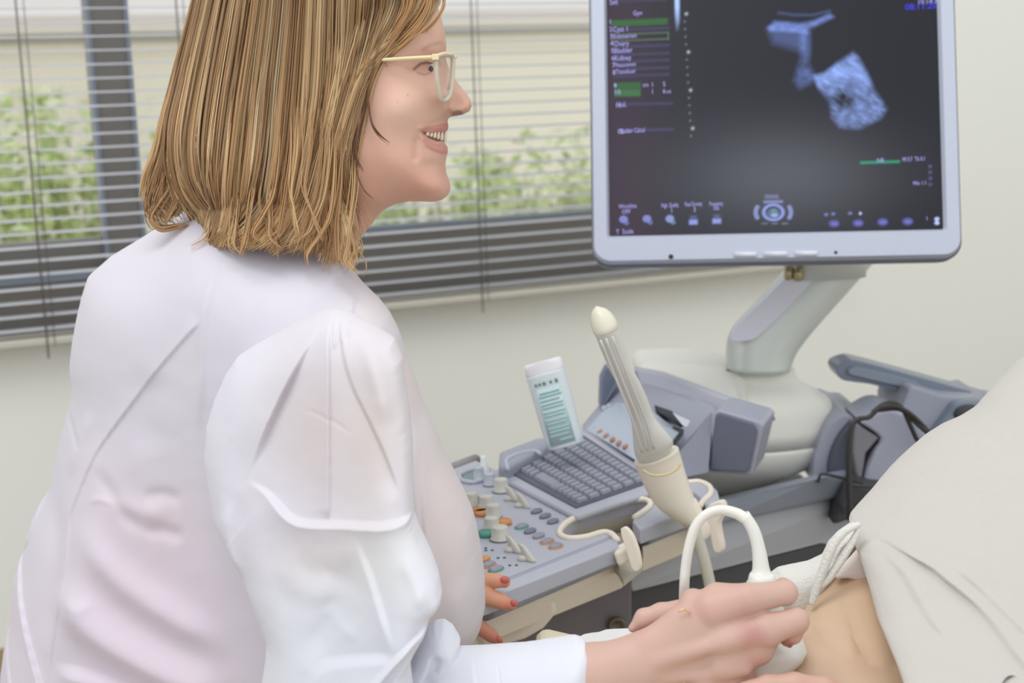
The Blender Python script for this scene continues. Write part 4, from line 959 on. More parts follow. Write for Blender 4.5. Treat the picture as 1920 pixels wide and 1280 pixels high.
def head_col(x, y):
    c = blend((216, 172, 152), [(770, 205, 40, 45, (226, 190, 172), .6), (790, 345, 70, 40, (214, 160, 140), .8), (690, 330, 50, 90, (212, 162, 138), .7), (862, 190, 20, 25, (206, 154, 134), .5), (690, 420, 60, 50, (212, 166, 138), .6), (800, 128, 22, 12, (196, 146, 128), .5)], x, y)
    def ov(mask, col):
        nonlocal c
        c = c * (1 - mask[:, None]) + mask[:, None] * lin(col)
    up = soft(x, y, [(794, 241), (806, 234), (826, 231), (845, 229), (845, 247), (815, 245)], 1.5); ov(up * .8, (196, 126, 118))
    lo = soft(x, y, [(797, 248), (808, 257), (822, 267), (845, 269), (845, 290), (830, 287), (812, 277), (800, 262)], 1.8); ov(lo * .7, (198, 128, 120))
    mo = soft(x, y, [(796, 244), (815, 246), (845, 247), (845, 264), (822, 263), (808, 256)], 1.2); ov(mo, (120, 68, 60))
    no = soft(x, y, [(847, 214), (852, 208), (862, 206), (870, 209), (868, 215), (856, 218)], 1.5); ov(no * .7, (110, 60, 52))
    br = np.exp(-(dpoly(x, y, [(800, 95), (812, 87), (828, 82)]) / 4) ** 2); ov(br * .45, (150, 112, 88))
    ls = np.exp(-(dpoly(x, y, [(784, 131), (794, 121), (806, 118), (816, 122)]) / 2.6) ** 2); ov(ls * .8, (70, 48, 40))
    l2 = np.exp(-(dpoly(x, y, [(790, 137), (802, 141), (813, 137)]) / 1.6) ** 2); ov(l2 * .5, (110, 76, 64))
    for a, b, r in ((736, 125, 2.5), (774, 177, 1.6), (697, 244, 1.6), (697, 200, 1.5), (757, 189, 1.2)): ov(np.exp(-((x - a) ** 2 + (y - b) ** 2) / r ** 2) * .6, (120, 76, 62))
    ov(np.exp(-(dpoly(x, y, [(768, 128), (780, 132)]) / 1.2) ** 2) * .35, (170, 116, 98)); ov(np.exp(-(dpoly(x, y, [(770, 137), (782, 137)]) / 1.2) ** 2) * .25, (170, 116, 98))
    return c
DH = 1.27
def head_f(x, y):   # the nose, lips and chin stay narrow
    return 1 - .35 * np.exp(-((x - 868) / 18) ** 2 - ((y - 190) / 26) ** 2)
headp = inflate('h', prof, None, None, DH, .072, 125, step=4.6, sub=1, crease=head_relief, sm=26, colf=head_col, fmul=head_f, ret=True)
# ---- right hand on the probe
hb = Blob(.955)
hb.cone((1040, 1282, 14), (1110, 1272, 6), 50, 57, 20).cone((1110, 1272, 6), (1190, 1254, 0), 58, 52, 20)
hb.ell((1215, 1238, 0), (95, 52, 42), 25, -.30).ell((1312, 1192, 0), (100, 70, 40), 25, -.42)
hb.chain([(1335, 1140, -8), (1400, 1116, -18), (1472, 1108, -6), (1476, 1114, 40)], [36, 27, 21.5, 18], 8)
hb.chain([(1355, 1190, -18), (1430, 1168, -36), (1489, 1153, -28)], [36, 28, 22.5], 10); hb.chain([(1489, 1153, -28), (1484, 1184, -14), (1476, 1200, 2)], [22, 16.5, 12.5], 5)
hb.chain([(1350, 1232, -18), (1415, 1204, -20), (1438, 1207, 16)], [34, 32, 24], 9)
hb.chain([(1320, 1272, -10), (1385, 1268, -6), (1398, 1284, 22)], [34, 31, 24], 9)
hb.cone((1302, 1134, 18), (1340, 1150, 0), 24, 30, 14).cone((1346, 1120, 8), (1380, 1122, 0), 25, 26, 12)
hb.chain([(1305, 1160, 46), (1245, 1168, 52), (1212, 1178, 52), (1190, 1195, 48)], [24, 18, 17, 8], 8)
hb.cone((1225, 1228, -33), (1385, 1176, -48), 9, 12, 16).cone((1240, 1262, -26), (1390, 1238, -40), 8, 10, 16)
hW, hQ = hb.mesh(2.6)
hx, hy = hb.local[:, 0], hb.local[:, 1]; hz = hb.local[:, 2]
hc = blend((224, 184, 168), [(1400, 1168, 26, 22, (206, 142, 138), .75), (1380, 1120, 30, 24, (226, 170, 158), .5), (1310, 1130, 30, 18, (226, 172, 160), .5), (1478, 1205, 14, 14, (196, 120, 112), .8), (1415, 1225, 30, 30, (208, 146, 132), .5), (1200, 1195, 18, 12, (216, 160, 150), .4), (1370, 1270, 50, 20, (210, 152, 138), .4), (1485, 1155, 24, 24, (226, 182, 164), .5)], hx, hy)
# ---- left hand resting on the console
lb = Blob(1.235)
lb.chain([(850, 1092, 20), (900, 1088, 6), (930, 1089, 2), (946, 1091, 2)], [18, 14.5, 12.5, 11], 5)
lb.chain([(850, 1108, 10), (905, 1114, -2), (940, 1126, -4), (961, 1133, -3)], [20, 17.5, 13.5, 8.5], 5)
lb.chain([(840, 1140, 8), (890, 1170, 0), (920, 1190, 0), (937, 1203, 0)], [22, 15, 12, 7], 5)
lb.ell((830, 1120, 22), (60, 52, 26), 14).cone((700, 1120, 40), (800, 1118, 24), 40, 34, 14)
lW, lQ = lb.mesh(2.4)
lc = blend((214, 156, 128), [(945, 1090, 16, 14, (208, 120, 100), .7), (955, 1130, 20, 14, (206, 116, 100), .7), (930, 1198, 20, 14, (196, 108, 90), .7), (905, 1185, 40, 26, (190, 112, 92), .5)], lb.local[:, 0], lb.local[:, 1])
# ---- hidden torso and arms inside the clothes, so the body is whole
tb = Blob(1.27)
tb.ell((480, 860, 40), (200, 300, 160), 40).cone((560, 560, 10), (610, 470, 0), 75, 62, 30).cone((560, 660, -60), (590, 1000, -170), 62, 50, 30).cone((590, 1000, -170), (600, 1200, -230), 50, 45, 20).cone((260, 640, 170), (420, 900, 150), 55, 45, 30).cone((480, 1160, 40), (480, 1420, 40), 170, 180, 40)
tW, tQ = tb.mesh(9)
tc = np.tile(lin((214, 170, 150)), (len(tW), 1))
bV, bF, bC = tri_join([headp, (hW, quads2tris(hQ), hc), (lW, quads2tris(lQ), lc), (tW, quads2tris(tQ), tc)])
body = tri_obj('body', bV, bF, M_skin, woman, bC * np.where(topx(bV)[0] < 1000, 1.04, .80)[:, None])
# nails
M_nail = mat('nail_polish', (170, 92, 92), .25, coat=.4)
def nail(pt, d, rx, ry, ang, parent=woman, m=M_nail, label='rose painted nail', tiltz=0.0, outv=None):
    c = P(np.array(float(pt[0])), np.array(float(pt[1])), np.array(d)); s_ = d / F; ca, sa = math.cos(ang), math.sin(ang)
    A = right_w * ca + down_w * sa; Bv = -right_w * sa + down_w * ca; N = -HFWD if outv is None else outv
    mb = MB(); mb.rings([ellipse_ring(c + N * z * s_, rx * k * s_, ry * k * s_, 18, A, Bv) for z, k in ((-4, 1), (0, .98), (1.6, .75), (2.2, .35))])
    mb.build('fingernail', m, body, label=label)
nail((1482, 1206), .955 - .0035, 9, 6, 1.9)
nail((947, 1087), 1.235 - .0048, 9, 6, .05, label='orange-red painted nail', m=mat('nail_red', (196, 104, 92), .3))
nail((964, 1131), 1.235 - .0055, 7, 6, .5, label='orange-red painted nail', m=mat('nail_red'))
nail((936, 1199), 1.235 - .0035, 8, 4.5, .9, label='orange-red painted nail', m=mat('nail_red'))
nail((1184, 1197), .972, 8, 5, 2.6, label='dull mauve nail', m=mat('nail_mauve', (160, 130, 138), .3))
rg = spline([(1272, 1147), (1280, 1142), (1288, 1143), (1294, 1149)], 14); mb = MB(); mb.tube(P(rg[:, 0], rg[:, 1], np.full(14, .945)), .0007, 8); tag(mb.build('finger_ring', mat('gold', (226, 190, 150), .2, metal=1.0), woman, label='thin gold ring'))
# ---- eye and teeth
def sphere_obj(name, pt, d, rpx, m, parent, sq=(1, 1, 1), label=None, cols=None):
    c = P(np.array(float(pt[0])), np.array(float(pt[1])), np.array(d)); r = rpx * d / F; mb = MB()
    rs = []
    for i in range(1, 16):
        a = math.pi * i / 16; rs.append(ellipse_ring(c + down_w * (-math.cos(a)) * r * sq[1], r * math.sin(a) * sq[0], r * math.sin(a) * sq[2], 24, right_w, HFWD))
    mb.rings(rs); return mb.build(name, m, parent, label=label)
def front_depth(px_, py_):
    """depth of the face surface under a pixel"""
    qx_, qy_ = topx(headp[0]); k = np.argsort((qx_ - px_) ** 2 + (qy_ - py_) ** 2)[:8]; dd = depth_of(headp[0][k]); return float(dd.min())
fd = front_depth(803, 129)
eye = sphere_obj('eye', (803, 129), fd + .0080, 15, mat('eye_white', (198, 180, 170), .15), body, label='brown eye')
sphere_obj('iris', (808, 129), fd + .0014, 6, mat('iris', (84, 66, 56), .1), body, sq=(.7, 1, .6))
for k in range(6):
    x = 801 + k * 6.6; h0 = 4.2 + k * 1.15; dd = front_depth(x, 256)
    c = P(np.array(x), np.array(246.5 + h0 * .9), np.array(dd + .0010 - .0001 * k)); s_ = dd / F
    rs = [ellipse_ring(c + down_w * z * h0 * s_, 4.05 * w * s_, 4.0 * w * s_, 14, right_w, HFWD) for z, w in ((-1.1, .9), (-.6, 1), (.3, 1), (.8, .88), (1.0, .6))]
    mb.rings(rs) if False else None
    mb = MB(); mb.rings(rs); mb.build('tooth', mat('tooth', (238, 224, 198), .25, coat=.2), body)
# ---- glasses
gl = empty('glasses', P(np.array(830.), np.array(110.), np.array(1.21))); gl.parent = woman; gl.matrix_parent_inverse = woman.matrix_world.inverted(); gl['label'] = 'cream-framed glasses with clear lower rims'
M_gf = mat('frame_cream', (236, 218, 170), .25, coat=.3); M_gr = mat('frame_clear', (232, 226, 206), .15, trans=.35)
xo, do = 817, 1.200; xn, dn = 849, 1.236
def GP(u, y): return P(np.array(xo + (xn - xo) * u), np.array(float(y)), np.array(do + (dn - do) * u))
lensp = spline([(0.02, 112), (.12, 106), (.5, 103), (.9, 104), (1.0, 110), (.98, 140), (.85, 175), (.62, 187), (.38, 188), (.2, 178), (.06, 145), (.02, 112)], 48)[:-1]
def rim(shift_d, name_):
    pts = np.array([GP(u, y) for u, y in lensp]) + HFWD * shift_d
    mb = MB(); mb.tube(np.vstack([pts, pts[:2]]), .0021, 10, caps=False); mb.build('rim', M_gr, gl, label='translucent cream rim')
    c = pts.mean(0); mb = MB(); nn_ = np.cross(pts[12] - pts[0], pts[24] - pts[0]); nn_ /= np.linalg.norm(nn_)
    mb.prism(c + (pts - c) * .97 + nn_ * .0006, c + (pts - c) * .97 - nn_ * .0006); mb.build('lens', mat('lens_glass', (255, 255, 255), 0.0, trans=1.0, alpha=.18), gl)
rim(0, 'near')
# far lens: mirror about the middle plane of the face
def GPf(u, y): return P(np.array(xo + (xn - xo) * u), np.array(float(y)), np.array(2 * 1.272 - (do + (dn - do) * u)))
pts = np.array([GPf(u, y) for u, y in lensp]); mb = MB(); mb.tube(np.vstack([pts, pts[:2]]), .0021, 10, caps=False); mb.build('rim', M_gr, gl)
mb = MB(); mb.tube([GP(1.0, 108), P(np.array(853.), np.array(107.), np.array(1.272)), GPf(1.0, 108)], .002, 8); mb.build('bridge', M_gf, gl)
for g_, s_ in ((GP, 1), (GPf, -1)):
    mb = MB(); b = [g_(u, y) for u, y in ((0, 106), (.5, 101), (1, 104))]; mb.tube(spline(b, 14), .0019, 10); mb.build('brow_bar', M_gf, gl)
    mb = MB(); mb.box(g_(-.02, 107), right_w * .003, down_w * .0026, HFWD * .003); mb.build('hinge', M_gf, gl, bevel=.0008)
    dT = lambda x, s_=s_: 1.272 - s_ * (.073 + .004 * min(1, (817 - x) / 100))
    tp = [P(np.array(float(x)), np.array(float(y)), np.array(dT(x))) for x, y in ((816, 107), (770, 109), (720, 112), (680, 113), (640, 125))]
    mb = MB(); mb.tube(spline(tp, 20), np.linspace(.0018, .0013, 20), 8, upv=right_w); mb.build('temple', M_gf, gl)
# ---- white coat
bodyline = [(375, 377), (320, 412), (265, 446), (215, 476), (176, 510), (165, 545), (155, 590), (148, 630), (143, 675), (144, 690), (149, 705), (146, 735), (132, 780), (118, 840), (106, 903), (88, 925), (72, 960), (60, 1010), (46, 1045), (38, 1085), (37, 1130), (26, 1180), (18, 1230), (14, 1290), (5, 1400), (0, 1560), (900, 1560), (860, 1400), (850, 1290), (862, 1216), (885, 1198), (903, 1165), (910, 1130), (909, 1080), (902, 1030), (893, 985), (886, 962), (872, 930), (853, 893), (832, 850), (812, 800), (795, 762), (778, 712), (762, 670), (748, 625), (730, 590), (708, 562), (680, 536), (655, 505), (648, 474), (600, 452), (540, 430), (500, 412), (470, 395), (445, 350), (425, 325), (405, 345), (392, 372)]
def coat_depth(x, y): return 1.385 - .00028 * (x - 200) + .00002 * (y - 700)
def coat_relief(x, y):
    r = fold(x, y, [(431, 560), (400, 592), (350, 650), (310, 702), (262, 765), (237, 802), (210, 860), (193, 905), (190, 940), (187, 1020), (173, 1090), (165, 1150), (168, 1200), (177, 1225), (177, 1290)], 2.6, 18, .0026, .03, side=1)
    r += ridge(x, y, [(452, 430), (441, 500), (431, 560), (428, 640), (424, 700), (420, 780)], 9, .0035, .35)
    r += fold(x, y, [(640, 490), (668, 520), (676, 560), (672, 596)], 2, 24, .004, .1, side=1)
    r += fold(x, y, [(64, 1002), (92, 1068), (128, 1150), (160, 1225), (182, 1290)], 2.2, 40, .008, .05, side=1)
    r += fold(x, y, [(40, 1128), (60, 1178), (84, 1235), (110, 1290)], 5, 30, .004, .1, side=1)
    r += fold(x, y, [(104, 905), (100, 940), (82, 990), (60, 1012)], 2, 30, .004, .15, side=1)
    # soft diagonal drapes across the lower back
    r += ridge(x, y, [(176, 1010), (240, 1090), (340, 1150), (480, 1210)], 30, .014, .2)
    r += ridge(x, y, [(200, 900), (280, 1000), (400, 1080), (490, 1130)], 26, .009, .3)
    r += fold(x, y, [(166, 1160), (240, 1172), (320, 1205), (400, 1245), (480, 1270)], 12, 60, .011, .15, side=1)
    r += ridge(x, y, [(240, 815), (262, 850), (300, 900), (340, 930)], 14, -.003, .3)
    r += ridge(x, y, [(320, 868), (360, 860), (400, 872)], 12, -.0022, .3) + ridge(x, y, [(320, 925), (360, 922), (402, 938)], 13, -.0028, .3) + ridge(x, y, [(250, 870), (310, 885), (380, 900)], 18, .003, .3)
    r += ridge(x, y, [(188, 1040), (215, 1052), (245, 1046)], 9, .0015, .3) + ridge(x, y, [(225, 880), (250, 872), (280, 880)], 6, .001, .3)
    r += ridge(x, y, [(150, 745), (175, 765), (205, 800)], 8, -.002, .3) + ridge(x, y, [(230, 720), (200, 790), (180, 850)], 14, .003, .3)
    r += ridge(x, y, [(150, 870), (165, 960), (160, 1060), (150, 1140)], 20, -.004, .3) + ridge(x, y, [(350, 640), (330, 720), (350, 800)], 30, -.003, .3)
    # front of the coat seen beyond the sleeve
    r += ridge(x, y, [(742, 640), (772, 740), (795, 850), (808, 980), (812, 1060)], 10, .005, .2) + ridge(x, y, [(790, 800), (800, 900), (806, 1000)], 6, -.004, .3)
    r += ridge(x, y, [(860, 1020), (872, 1100), (862, 1180)], 22, .005, .3)
    r += .0022 * (fbm(x / 90, y / 90, 77) - .5)
    return r
def coat_col(x, y):
    return blend((215, 210, 220), [(330, 1050, 170, 180, (224, 207, 220), .9), (400, 1230, 150, 90, (226, 208, 221), .8), (100, 1180, 70, 130, (232, 218, 230), .6), (360, 900, 60, 60, (226, 208, 216), .6), (830, 950, 90, 230, (214, 201, 199), .9), (770, 700, 50, 90, (216, 203, 201), .8), (700, 570, 50, 40, (230, 218, 218), .6), (250, 860, 60, 90, (232, 218, 230), .5)], x, y)
coat = inflate('lab_coat', bodyline, M_coat, woman, coat_depth, .12, 170, step=6.5, sub=1, crease=coat_relief, sm=60, colf=coat_col)
coat['label'] = 'loose white coat, slightly pink where the shirt shows through'
slv = [(625, 577), (600, 583), (560, 600), (520, 624), (480, 646), (446, 668), (425, 700), (405, 745), (390, 795), (386, 850), (392, 895), (404, 965), (431, 1025), (455, 1066), (473, 1114), (491, 1161), (502, 1191), (500, 1227), (492, 1280), (480, 1420), (520, 1560), (780, 1520), (790, 1400), (775, 1300), (768, 1240), (782, 1209), (800, 1178), (808, 1145), (826, 1126), (829, 1112), (823, 1078), (811, 1045), (788, 995), (776, 962), (775, 900), (774, 830), (768, 770), (761, 725), (755, 672), (740, 637), (706, 613), (672, 595), (650, 583)]
def slv_depth(x, y): return 1.19 - .0004 * (x - 400) - .10 * np.clip((y - 600) / 700, -.1, 1.2)
def slv_relief(x, y):
    r = fold(x, y, [(623, 578), (603, 612), (560, 692), (525, 766), (500, 830), (482, 872)], 4.0, 60, .010, .40, side=1)
    r += fold(x, y, [(628, 584), (632, 663), (633, 800), (633, 942)], 3.2, 22, .006, .08, side=1)
    r += fold(x, y, [(640, 587), (668, 690), (704, 766), (731, 830), (757, 910)], 5, 30, -.006, .15, side=1)
    r += fold(x, y, [(480, 868), (522, 890), (563, 930), (600, 941), (669, 942), (742, 947), (810, 953), (880, 958)], 4.5, 46, .012, .20, side=1)
    for a, b in (((633, 584), (640, 640)), ((645, 585), (655, 630)), ((656, 588), (668, 622))): r += ridge(x, y, [a, ((a[0] + b[0]) / 2 + 1, (a[1] + b[1]) / 2), b], 3.5, .003, .3)
    r += ridge(x, y, [(672, 600), (700, 640), (720, 700), (740, 780)], 16, .005, .3)
    r += fold(x, y, [(678, 955), (694, 1000), (712, 1050), (735, 1130), (751, 1180)], 7, 34, .006, .35, side=1)
    r += ridge(x, y, [(620, 1090), (650, 1130), (690, 1150)], 16, .0015, .3) + ridge(x, y, [(450, 900), (440, 980), (470, 1070)], 12, .004, .3) + ridge(x, y, [(520, 1000), (600, 1060), (700, 1080)], 26, .0025, .3) + ridge(x, y, [(760, 1000), (790, 1060), (800, 1110)], 14, .004, .3)
    r += ridge(x, y, [(672, 985), (655, 1060), (620, 1150), (590, 1215)], 26, -.007, .3)
    r += ridge(x, y, [(560, 1010), (610, 1030), (650, 1020)], 24, -.002, .3)
    r += fold(x, y, [(755, 1186), (700, 1187), (640, 1194), (606, 1212), (585, 1260), (575, 1300)], 12, 40, -.006, .15, side=1)
    r += fold(x, y, [(829, 1116), (800, 1150), (752, 1188), (708, 1232), (668, 1262), (645, 1310)], 7, 30, .012, .12, side=-1)
    r += ridge(x, y, [(700, 1262), (740, 1222), (775, 1190), (800, 1150)], 12, -.006, .25)
    r += ridge(x, y, [(470, 880), (470, 1000), (500, 1100)], 22, -.003, .3)
    r += ridge(x, y, [(577, 740), (620, 752), (680, 790)], 4, -.0006, .3)
    r += .0022 * (fbm(x / 70, y / 70, 55) - .5)
    return r
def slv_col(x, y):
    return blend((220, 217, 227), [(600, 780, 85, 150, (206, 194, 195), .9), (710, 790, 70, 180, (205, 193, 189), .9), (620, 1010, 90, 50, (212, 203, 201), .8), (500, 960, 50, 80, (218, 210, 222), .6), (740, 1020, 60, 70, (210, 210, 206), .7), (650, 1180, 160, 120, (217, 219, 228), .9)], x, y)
sl = inflate('sleeve', slv, M_coat, coat, slv_depth, .048, 70, step=5.4, sub=1, crease=slv_relief, sm=30, colf=slv_col)
fa = [(640, 1275), (700, 1262), (745, 1245), (776, 1234), (805, 1224), (850, 1221), (888, 1220), (940, 1217), (1000, 1212), (1050, 1204), (1080, 1199), (1096, 1204), (1105, 1216), (1111, 1245), (1113, 1280), (1116, 1350), (1100, 1430), (900, 1470), (700, 1520), (600, 1500), (600, 1350)]
def fa_relief(x, y):
    r = fold(x, y, [(886, 1219), (892, 1245), (898, 1275), (905, 1320)], 2, 14, .0025, .05, side=1)
    r += ridge(x, y, [(932, 1218), (938, 1250), (944, 1290), (948, 1330)], 2.0, -.0009, .05)
    r += ridge(x, y, [(776, 1236), (810, 1260), (800, 1300)], 12, -.005, .2)
    return r
inflate('forearm_sleeve', fa, M_coat, coat, lambda x, y: 1.005 - .045 * np.clip((x - 700) / 400, 0, 1), .036, 58, step=5, sub=1, crease=fa_relief, sm=24, colf=lambda x, y: blend((222, 223, 231), [], x, y))
rl = [(772, 1236), (790, 1200), (802, 1180), (815, 1169), (832, 1167), (850, 1178), (863, 1200), (861, 1240), (856, 1300), (850, 1420), (700, 1420), (700, 1310), (742, 1262)]
inflate('sleeve_roll', rl, M_coat, coat, .992, .026, 34, step=4, sub=1, sm=14, crease=lambda x, y: ridge(x, y, [(826, 1200), (812, 1240), (796, 1280), (785, 1330)], 9, -.006, .15) + ridge(x, y, [(846, 1190), (848, 1240), (840, 1300)], 9, .003, .2), colf=lambda x, y: blend((222, 223, 231), [], x, y), label='rolled fold of the sleeve at the elbow')
# ---- hair
M_hair = mat('hair_strands', None, 0.38, attr='Col', spec=.4)
M_hcap = mat('hair_under', (150, 114, 78), 0.6)
cap = [(818, -20), (800, 20), (780, 55), (745, 85), (712, 105), (690, 150), (668, 230), (655, 320), (664, 410), (650, 480), (600, 455), (540, 430), (470, 410), (420, 395), (365, 360), (335, 300), (330, 230), (350, 150), (372, 40), (395, -60), (450, -150), (560, -200), (680, -190), (780, -110)]
hair = inflate('hair', cap, M_hcap, woman, DH + .004, .083, 135, step=7, sub=1, sm=40, label='chin-length straight blonde hair')
def cap_depth_fn():
    b = resample(cap, 6); pts, T_, D_ = inflate_mesh(cap, 8, 135); f = lap_smooth(T_, 1 - (1 - np.clip(D_ / 135, 0, 1)) ** 2, D_ <= 1e-6, 30)
    return pts, np.sqrt(np.clip(f, 0, None)) * .083
_cp, _ch = cap_depth_fn()
GX = np.arange(240, 900, 8.0); GY = np.arange(-220, 540, 8.0); _gx, _gy = np.meshgrid(GX, GY)
_H = np.zeros(_gx.shape)
_ix = np.clip(((_cp[:, 0] - GX[0]) / 8).round().astype(int), 0, len(GX) - 1); _iy = np.clip(((_cp[:, 1] - GY[0]) / 8).round().astype(int), 0, len(GY) - 1)
np.maximum.at(_H, (_iy, _ix), _ch)
for _ in range(6): _H = np.maximum(_H, .25 * (np.roll(_H, 1, 0) + np.roll(_H, -1, 0) + np.roll(_H, 1, 1) + np.roll(_H, -1, 1)))
for _ in range(10): _H = .5 * _H + .125 * (np.roll(_H, 1, 0) + np.roll(_H, -1, 0) + np.roll(_H, 1, 1) + np.roll(_H, -1, 1))
def cap_h(x, y):
    i = np.clip((x - GX[0]) / 8, 0, len(GX) - 1.001); j = np.clip((y - GY[0]) / 8, 0, len(GY) - 1.001); i0 = i.astype(int); j0 = j.astype(int); a = i - i0; b = j - j0
    return (_H[j0, i0] * (1 - a) + _H[j0, i0 + 1] * a) * (1 - b) + (_H[j0 + 1, i0] * (1 - a) + _H[j0 + 1, i0 + 1] * a) * b
_q = topx(headp[0]); _hd = DH - depth_of(headp[0]); _HH = np.full(_gx.shape, -1.0)
_ix = np.clip(((_q[0] - GX[0]) / 8).round().astype(int), 0, len(GX) - 1); _iy = np.clip(((_q[1] - GY[0]) / 8).round().astype(int), 0, len(GY) - 1)
np.maximum.at(_HH, (_iy, _ix), _hd); _HH[_HH < 0] = 0
for _ in range(2): _HH = .5 * _HH + .125 * (np.roll(_HH, 1, 0) + np.roll(_HH, -1, 0) + np.roll(_HH, 1, 1) + np.roll(_HH, -1, 1))
def head_h(x, y):
    i = np.clip((x - GX[0]) / 8, 0, len(GX) - 1.001); j = np.clip((y - GY[0]) / 8, 0, len(GY) - 1.001); i0 = i.astype(int); j0 = j.astype(int); a = i - i0; b = j - j0
    return (_HH[j0, i0] * (1 - a) + _HH[j0, i0 + 1] * a) * (1 - b) + (_HH[j0 + 1, i0] * (1 - a) + _HH[j0 + 1, i0 + 1] * a) * b
guides = [
 [(420, -150), (396, -60), (378, 20), (352, 110), (330, 200), (314, 280), (292, 340), (280, 385), (300, 432)],
 [(440, -160), (408, -60), (388, 40), (362, 140), (342, 230), (334, 300), (344, 350), (372, 395), (402, 430)],
 [(480, -170), (448, -70), (422, 50), (398, 170), (386, 270), (392, 340), (410, 390), (432, 430), (440, 452)],
 [(520, -180), (500, -70), (482, 50), (462, 180), (448, 290), (440, 360), (436, 410), (424, 440), (412, 462)],
 [(560, -185), (550, -70), (538, 50), (522, 180), (512, 290), (494, 360), (466, 405), (440, 430), (420, 445)],
 [(600, -185), (600, -70), (594, 50), (584, 180), (572, 290), (556, 370), (530, 410), (505, 435), (480, 448)],
 [(640, -180), (650, -70), (646, 50), (636, 170), (616, 270), (600, 350), (580, 400), (560, 430), (545, 450)],
 [(680, -170), (700, -70), (694, 40), (676, 140), (650, 240), (628, 330), (616, 400), (604, 440), (596, 462)],
 [(710, -160), (745, -70), (738, 20), (708, 100), (676, 190), (648, 280), (636, 370), (640, 440), (630, 480)],
 [(740, -150), (782, -60), (785, 15), (745, 80), (698, 130), (670, 230), (652, 320), (662, 410), (652, 500)],
 [(760, -140), (812, -60), (822, -5), (796, 48), (742, 92), (700, 118), (678, 190), (662, 280), (668, 380)]]
NG = 48
G = np.array([spline(g, NG) for g in guides])
pal = np.array([srgb(*c) for c in ((204, 168, 122), (190, 152, 108), (176, 136, 96), (220, 188, 142), (162, 124, 88), (232, 204, 162), (196, 158, 114), (144, 108, 76))])
pw_ = np.array([.2, .2, .16, .14, .1, .06, .1, .04])
def lock_colour(r, dark): 
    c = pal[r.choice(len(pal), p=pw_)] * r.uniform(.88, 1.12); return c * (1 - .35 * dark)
def strands(nclump, per, seed, layer, rad, spread):
    r = np.random.RandomState(seed); V = []; Fc = []; Cc = []; n = 0; K = 4
    cu = np.cos(np.linspace(0, 2 * math.pi, K, endpoint=False)); su = np.sin(np.linspace(0, 2 * math.pi, K, endpoint=False))
    for c_ in range(nclump):
        u = r.uniform(0, len(guides) - 1.001); i = int(u); a = u - i; base = G[i] * (1 - a) + G[i + 1] * a
        t = np.linspace(0, 1, NG)
        end = r.uniform(.86, 1.0) if r.rand() < .8 else r.uniform(.6, .85)
        if u > 9.2: end = min(end, r.uniform(.5, .95))
        amp = r.normal(0, 1, 4) * spread
        off = amp[0] * (.35 + t) + amp[1] * np.sin(t * 5 + r.uniform(0, 6)) * t * .6; offy = amp[2] * t * .5
        wv = r.uniform(2, 8) * np.sin(t * r.uniform(8, 13) + r.uniform(0, 6)) * t ** 2
        curl = wv + r.normal(0, 17) * np.clip((t - .8) / .2, 0, 1) ** 2
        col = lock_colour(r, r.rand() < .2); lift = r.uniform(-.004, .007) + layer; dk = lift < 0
        for k in range(per):
            jx = r.normal(0, 3.4) * (.5 + .8 * t) + r.normal(0, 8) * np.clip((t - .7) / .3, 0, 1) ** 2; jy = r.normal(0, 5) * t; jz = r.normal(0, .0015)
            te = end * r.uniform(.93, 1.0); m = max(12, int(NG * te)); m = min(m, NG)
            x = (base[:, 0] + off + curl + jx)[:m]; y = (base[:, 1] + offy + jy)[:m]
            h = cap_h(x, y); hh = h + lift + jz + .004 * np.sin(t[:m] * 9 + r.uniform(0, 6)) * t[:m]
            # tips fall free of the head: keep a gentle depth where the cap ends
            fl = (.078 * np.clip(1 - ((x - 555) / 190) ** 2, 0, 1) ** .9 + .5 * lift) * sstep((y - 100) / 300); hh = np.maximum(np.maximum(hh, head_h(x, y) + .003 + .4 * lift + jz), fl)
            pts = P(x, y, np.full(m, DH)) - HFWD * hh[:, None]
            tg = np.gradient(pts, axis=0); tg /= np.linalg.norm(tg, axis=1)[:, None] + 1e-9; sd = np.cross(tg, HFWD); sd /= np.linalg.norm(sd, axis=1)[:, None] + 1e-9; bb = np.cross(sd, tg)
            rr = rad * r.uniform(.6, 1.3) * np.clip((1.02 - np.linspace(0, 1, m)) * 5, .18, 1)
            ring = pts[:, None, :] + rr[:, None, None] * (cu[None, :, None] * sd[:, None, :] * 1.5 + su[None, :, None] * bb[:, None, :])
            V.append(ring.reshape(-1, 3)); cc = col * r.uniform(.85, 1.18)
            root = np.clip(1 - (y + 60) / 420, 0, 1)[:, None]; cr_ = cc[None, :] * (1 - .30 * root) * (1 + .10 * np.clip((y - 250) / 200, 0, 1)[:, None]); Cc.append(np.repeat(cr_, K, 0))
            ii = np.arange(m - 1)[:, None] * K + np.arange(K)[None, :]; jj = np.arange(m - 1)[:, None] * K + (np.arange(K)[None, :] + 1) % K
            Fc.append(np.stack([ii, jj, jj + K, ii + K], -1).reshape(-1, 4) + n); n += m * K
    return np.vstack(V), np.vstack(Fc), np.vstack(Cc)
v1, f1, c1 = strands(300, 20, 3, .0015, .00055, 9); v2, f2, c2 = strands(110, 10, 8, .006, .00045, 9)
ho = tri_obj('hair_strands', np.vstack([v1, v2]), np.vstack([f1, f2 + len(v1)]), M_hair, hair, np.vstack([c1, c2])); ho['kind'] = 'stuff'; 
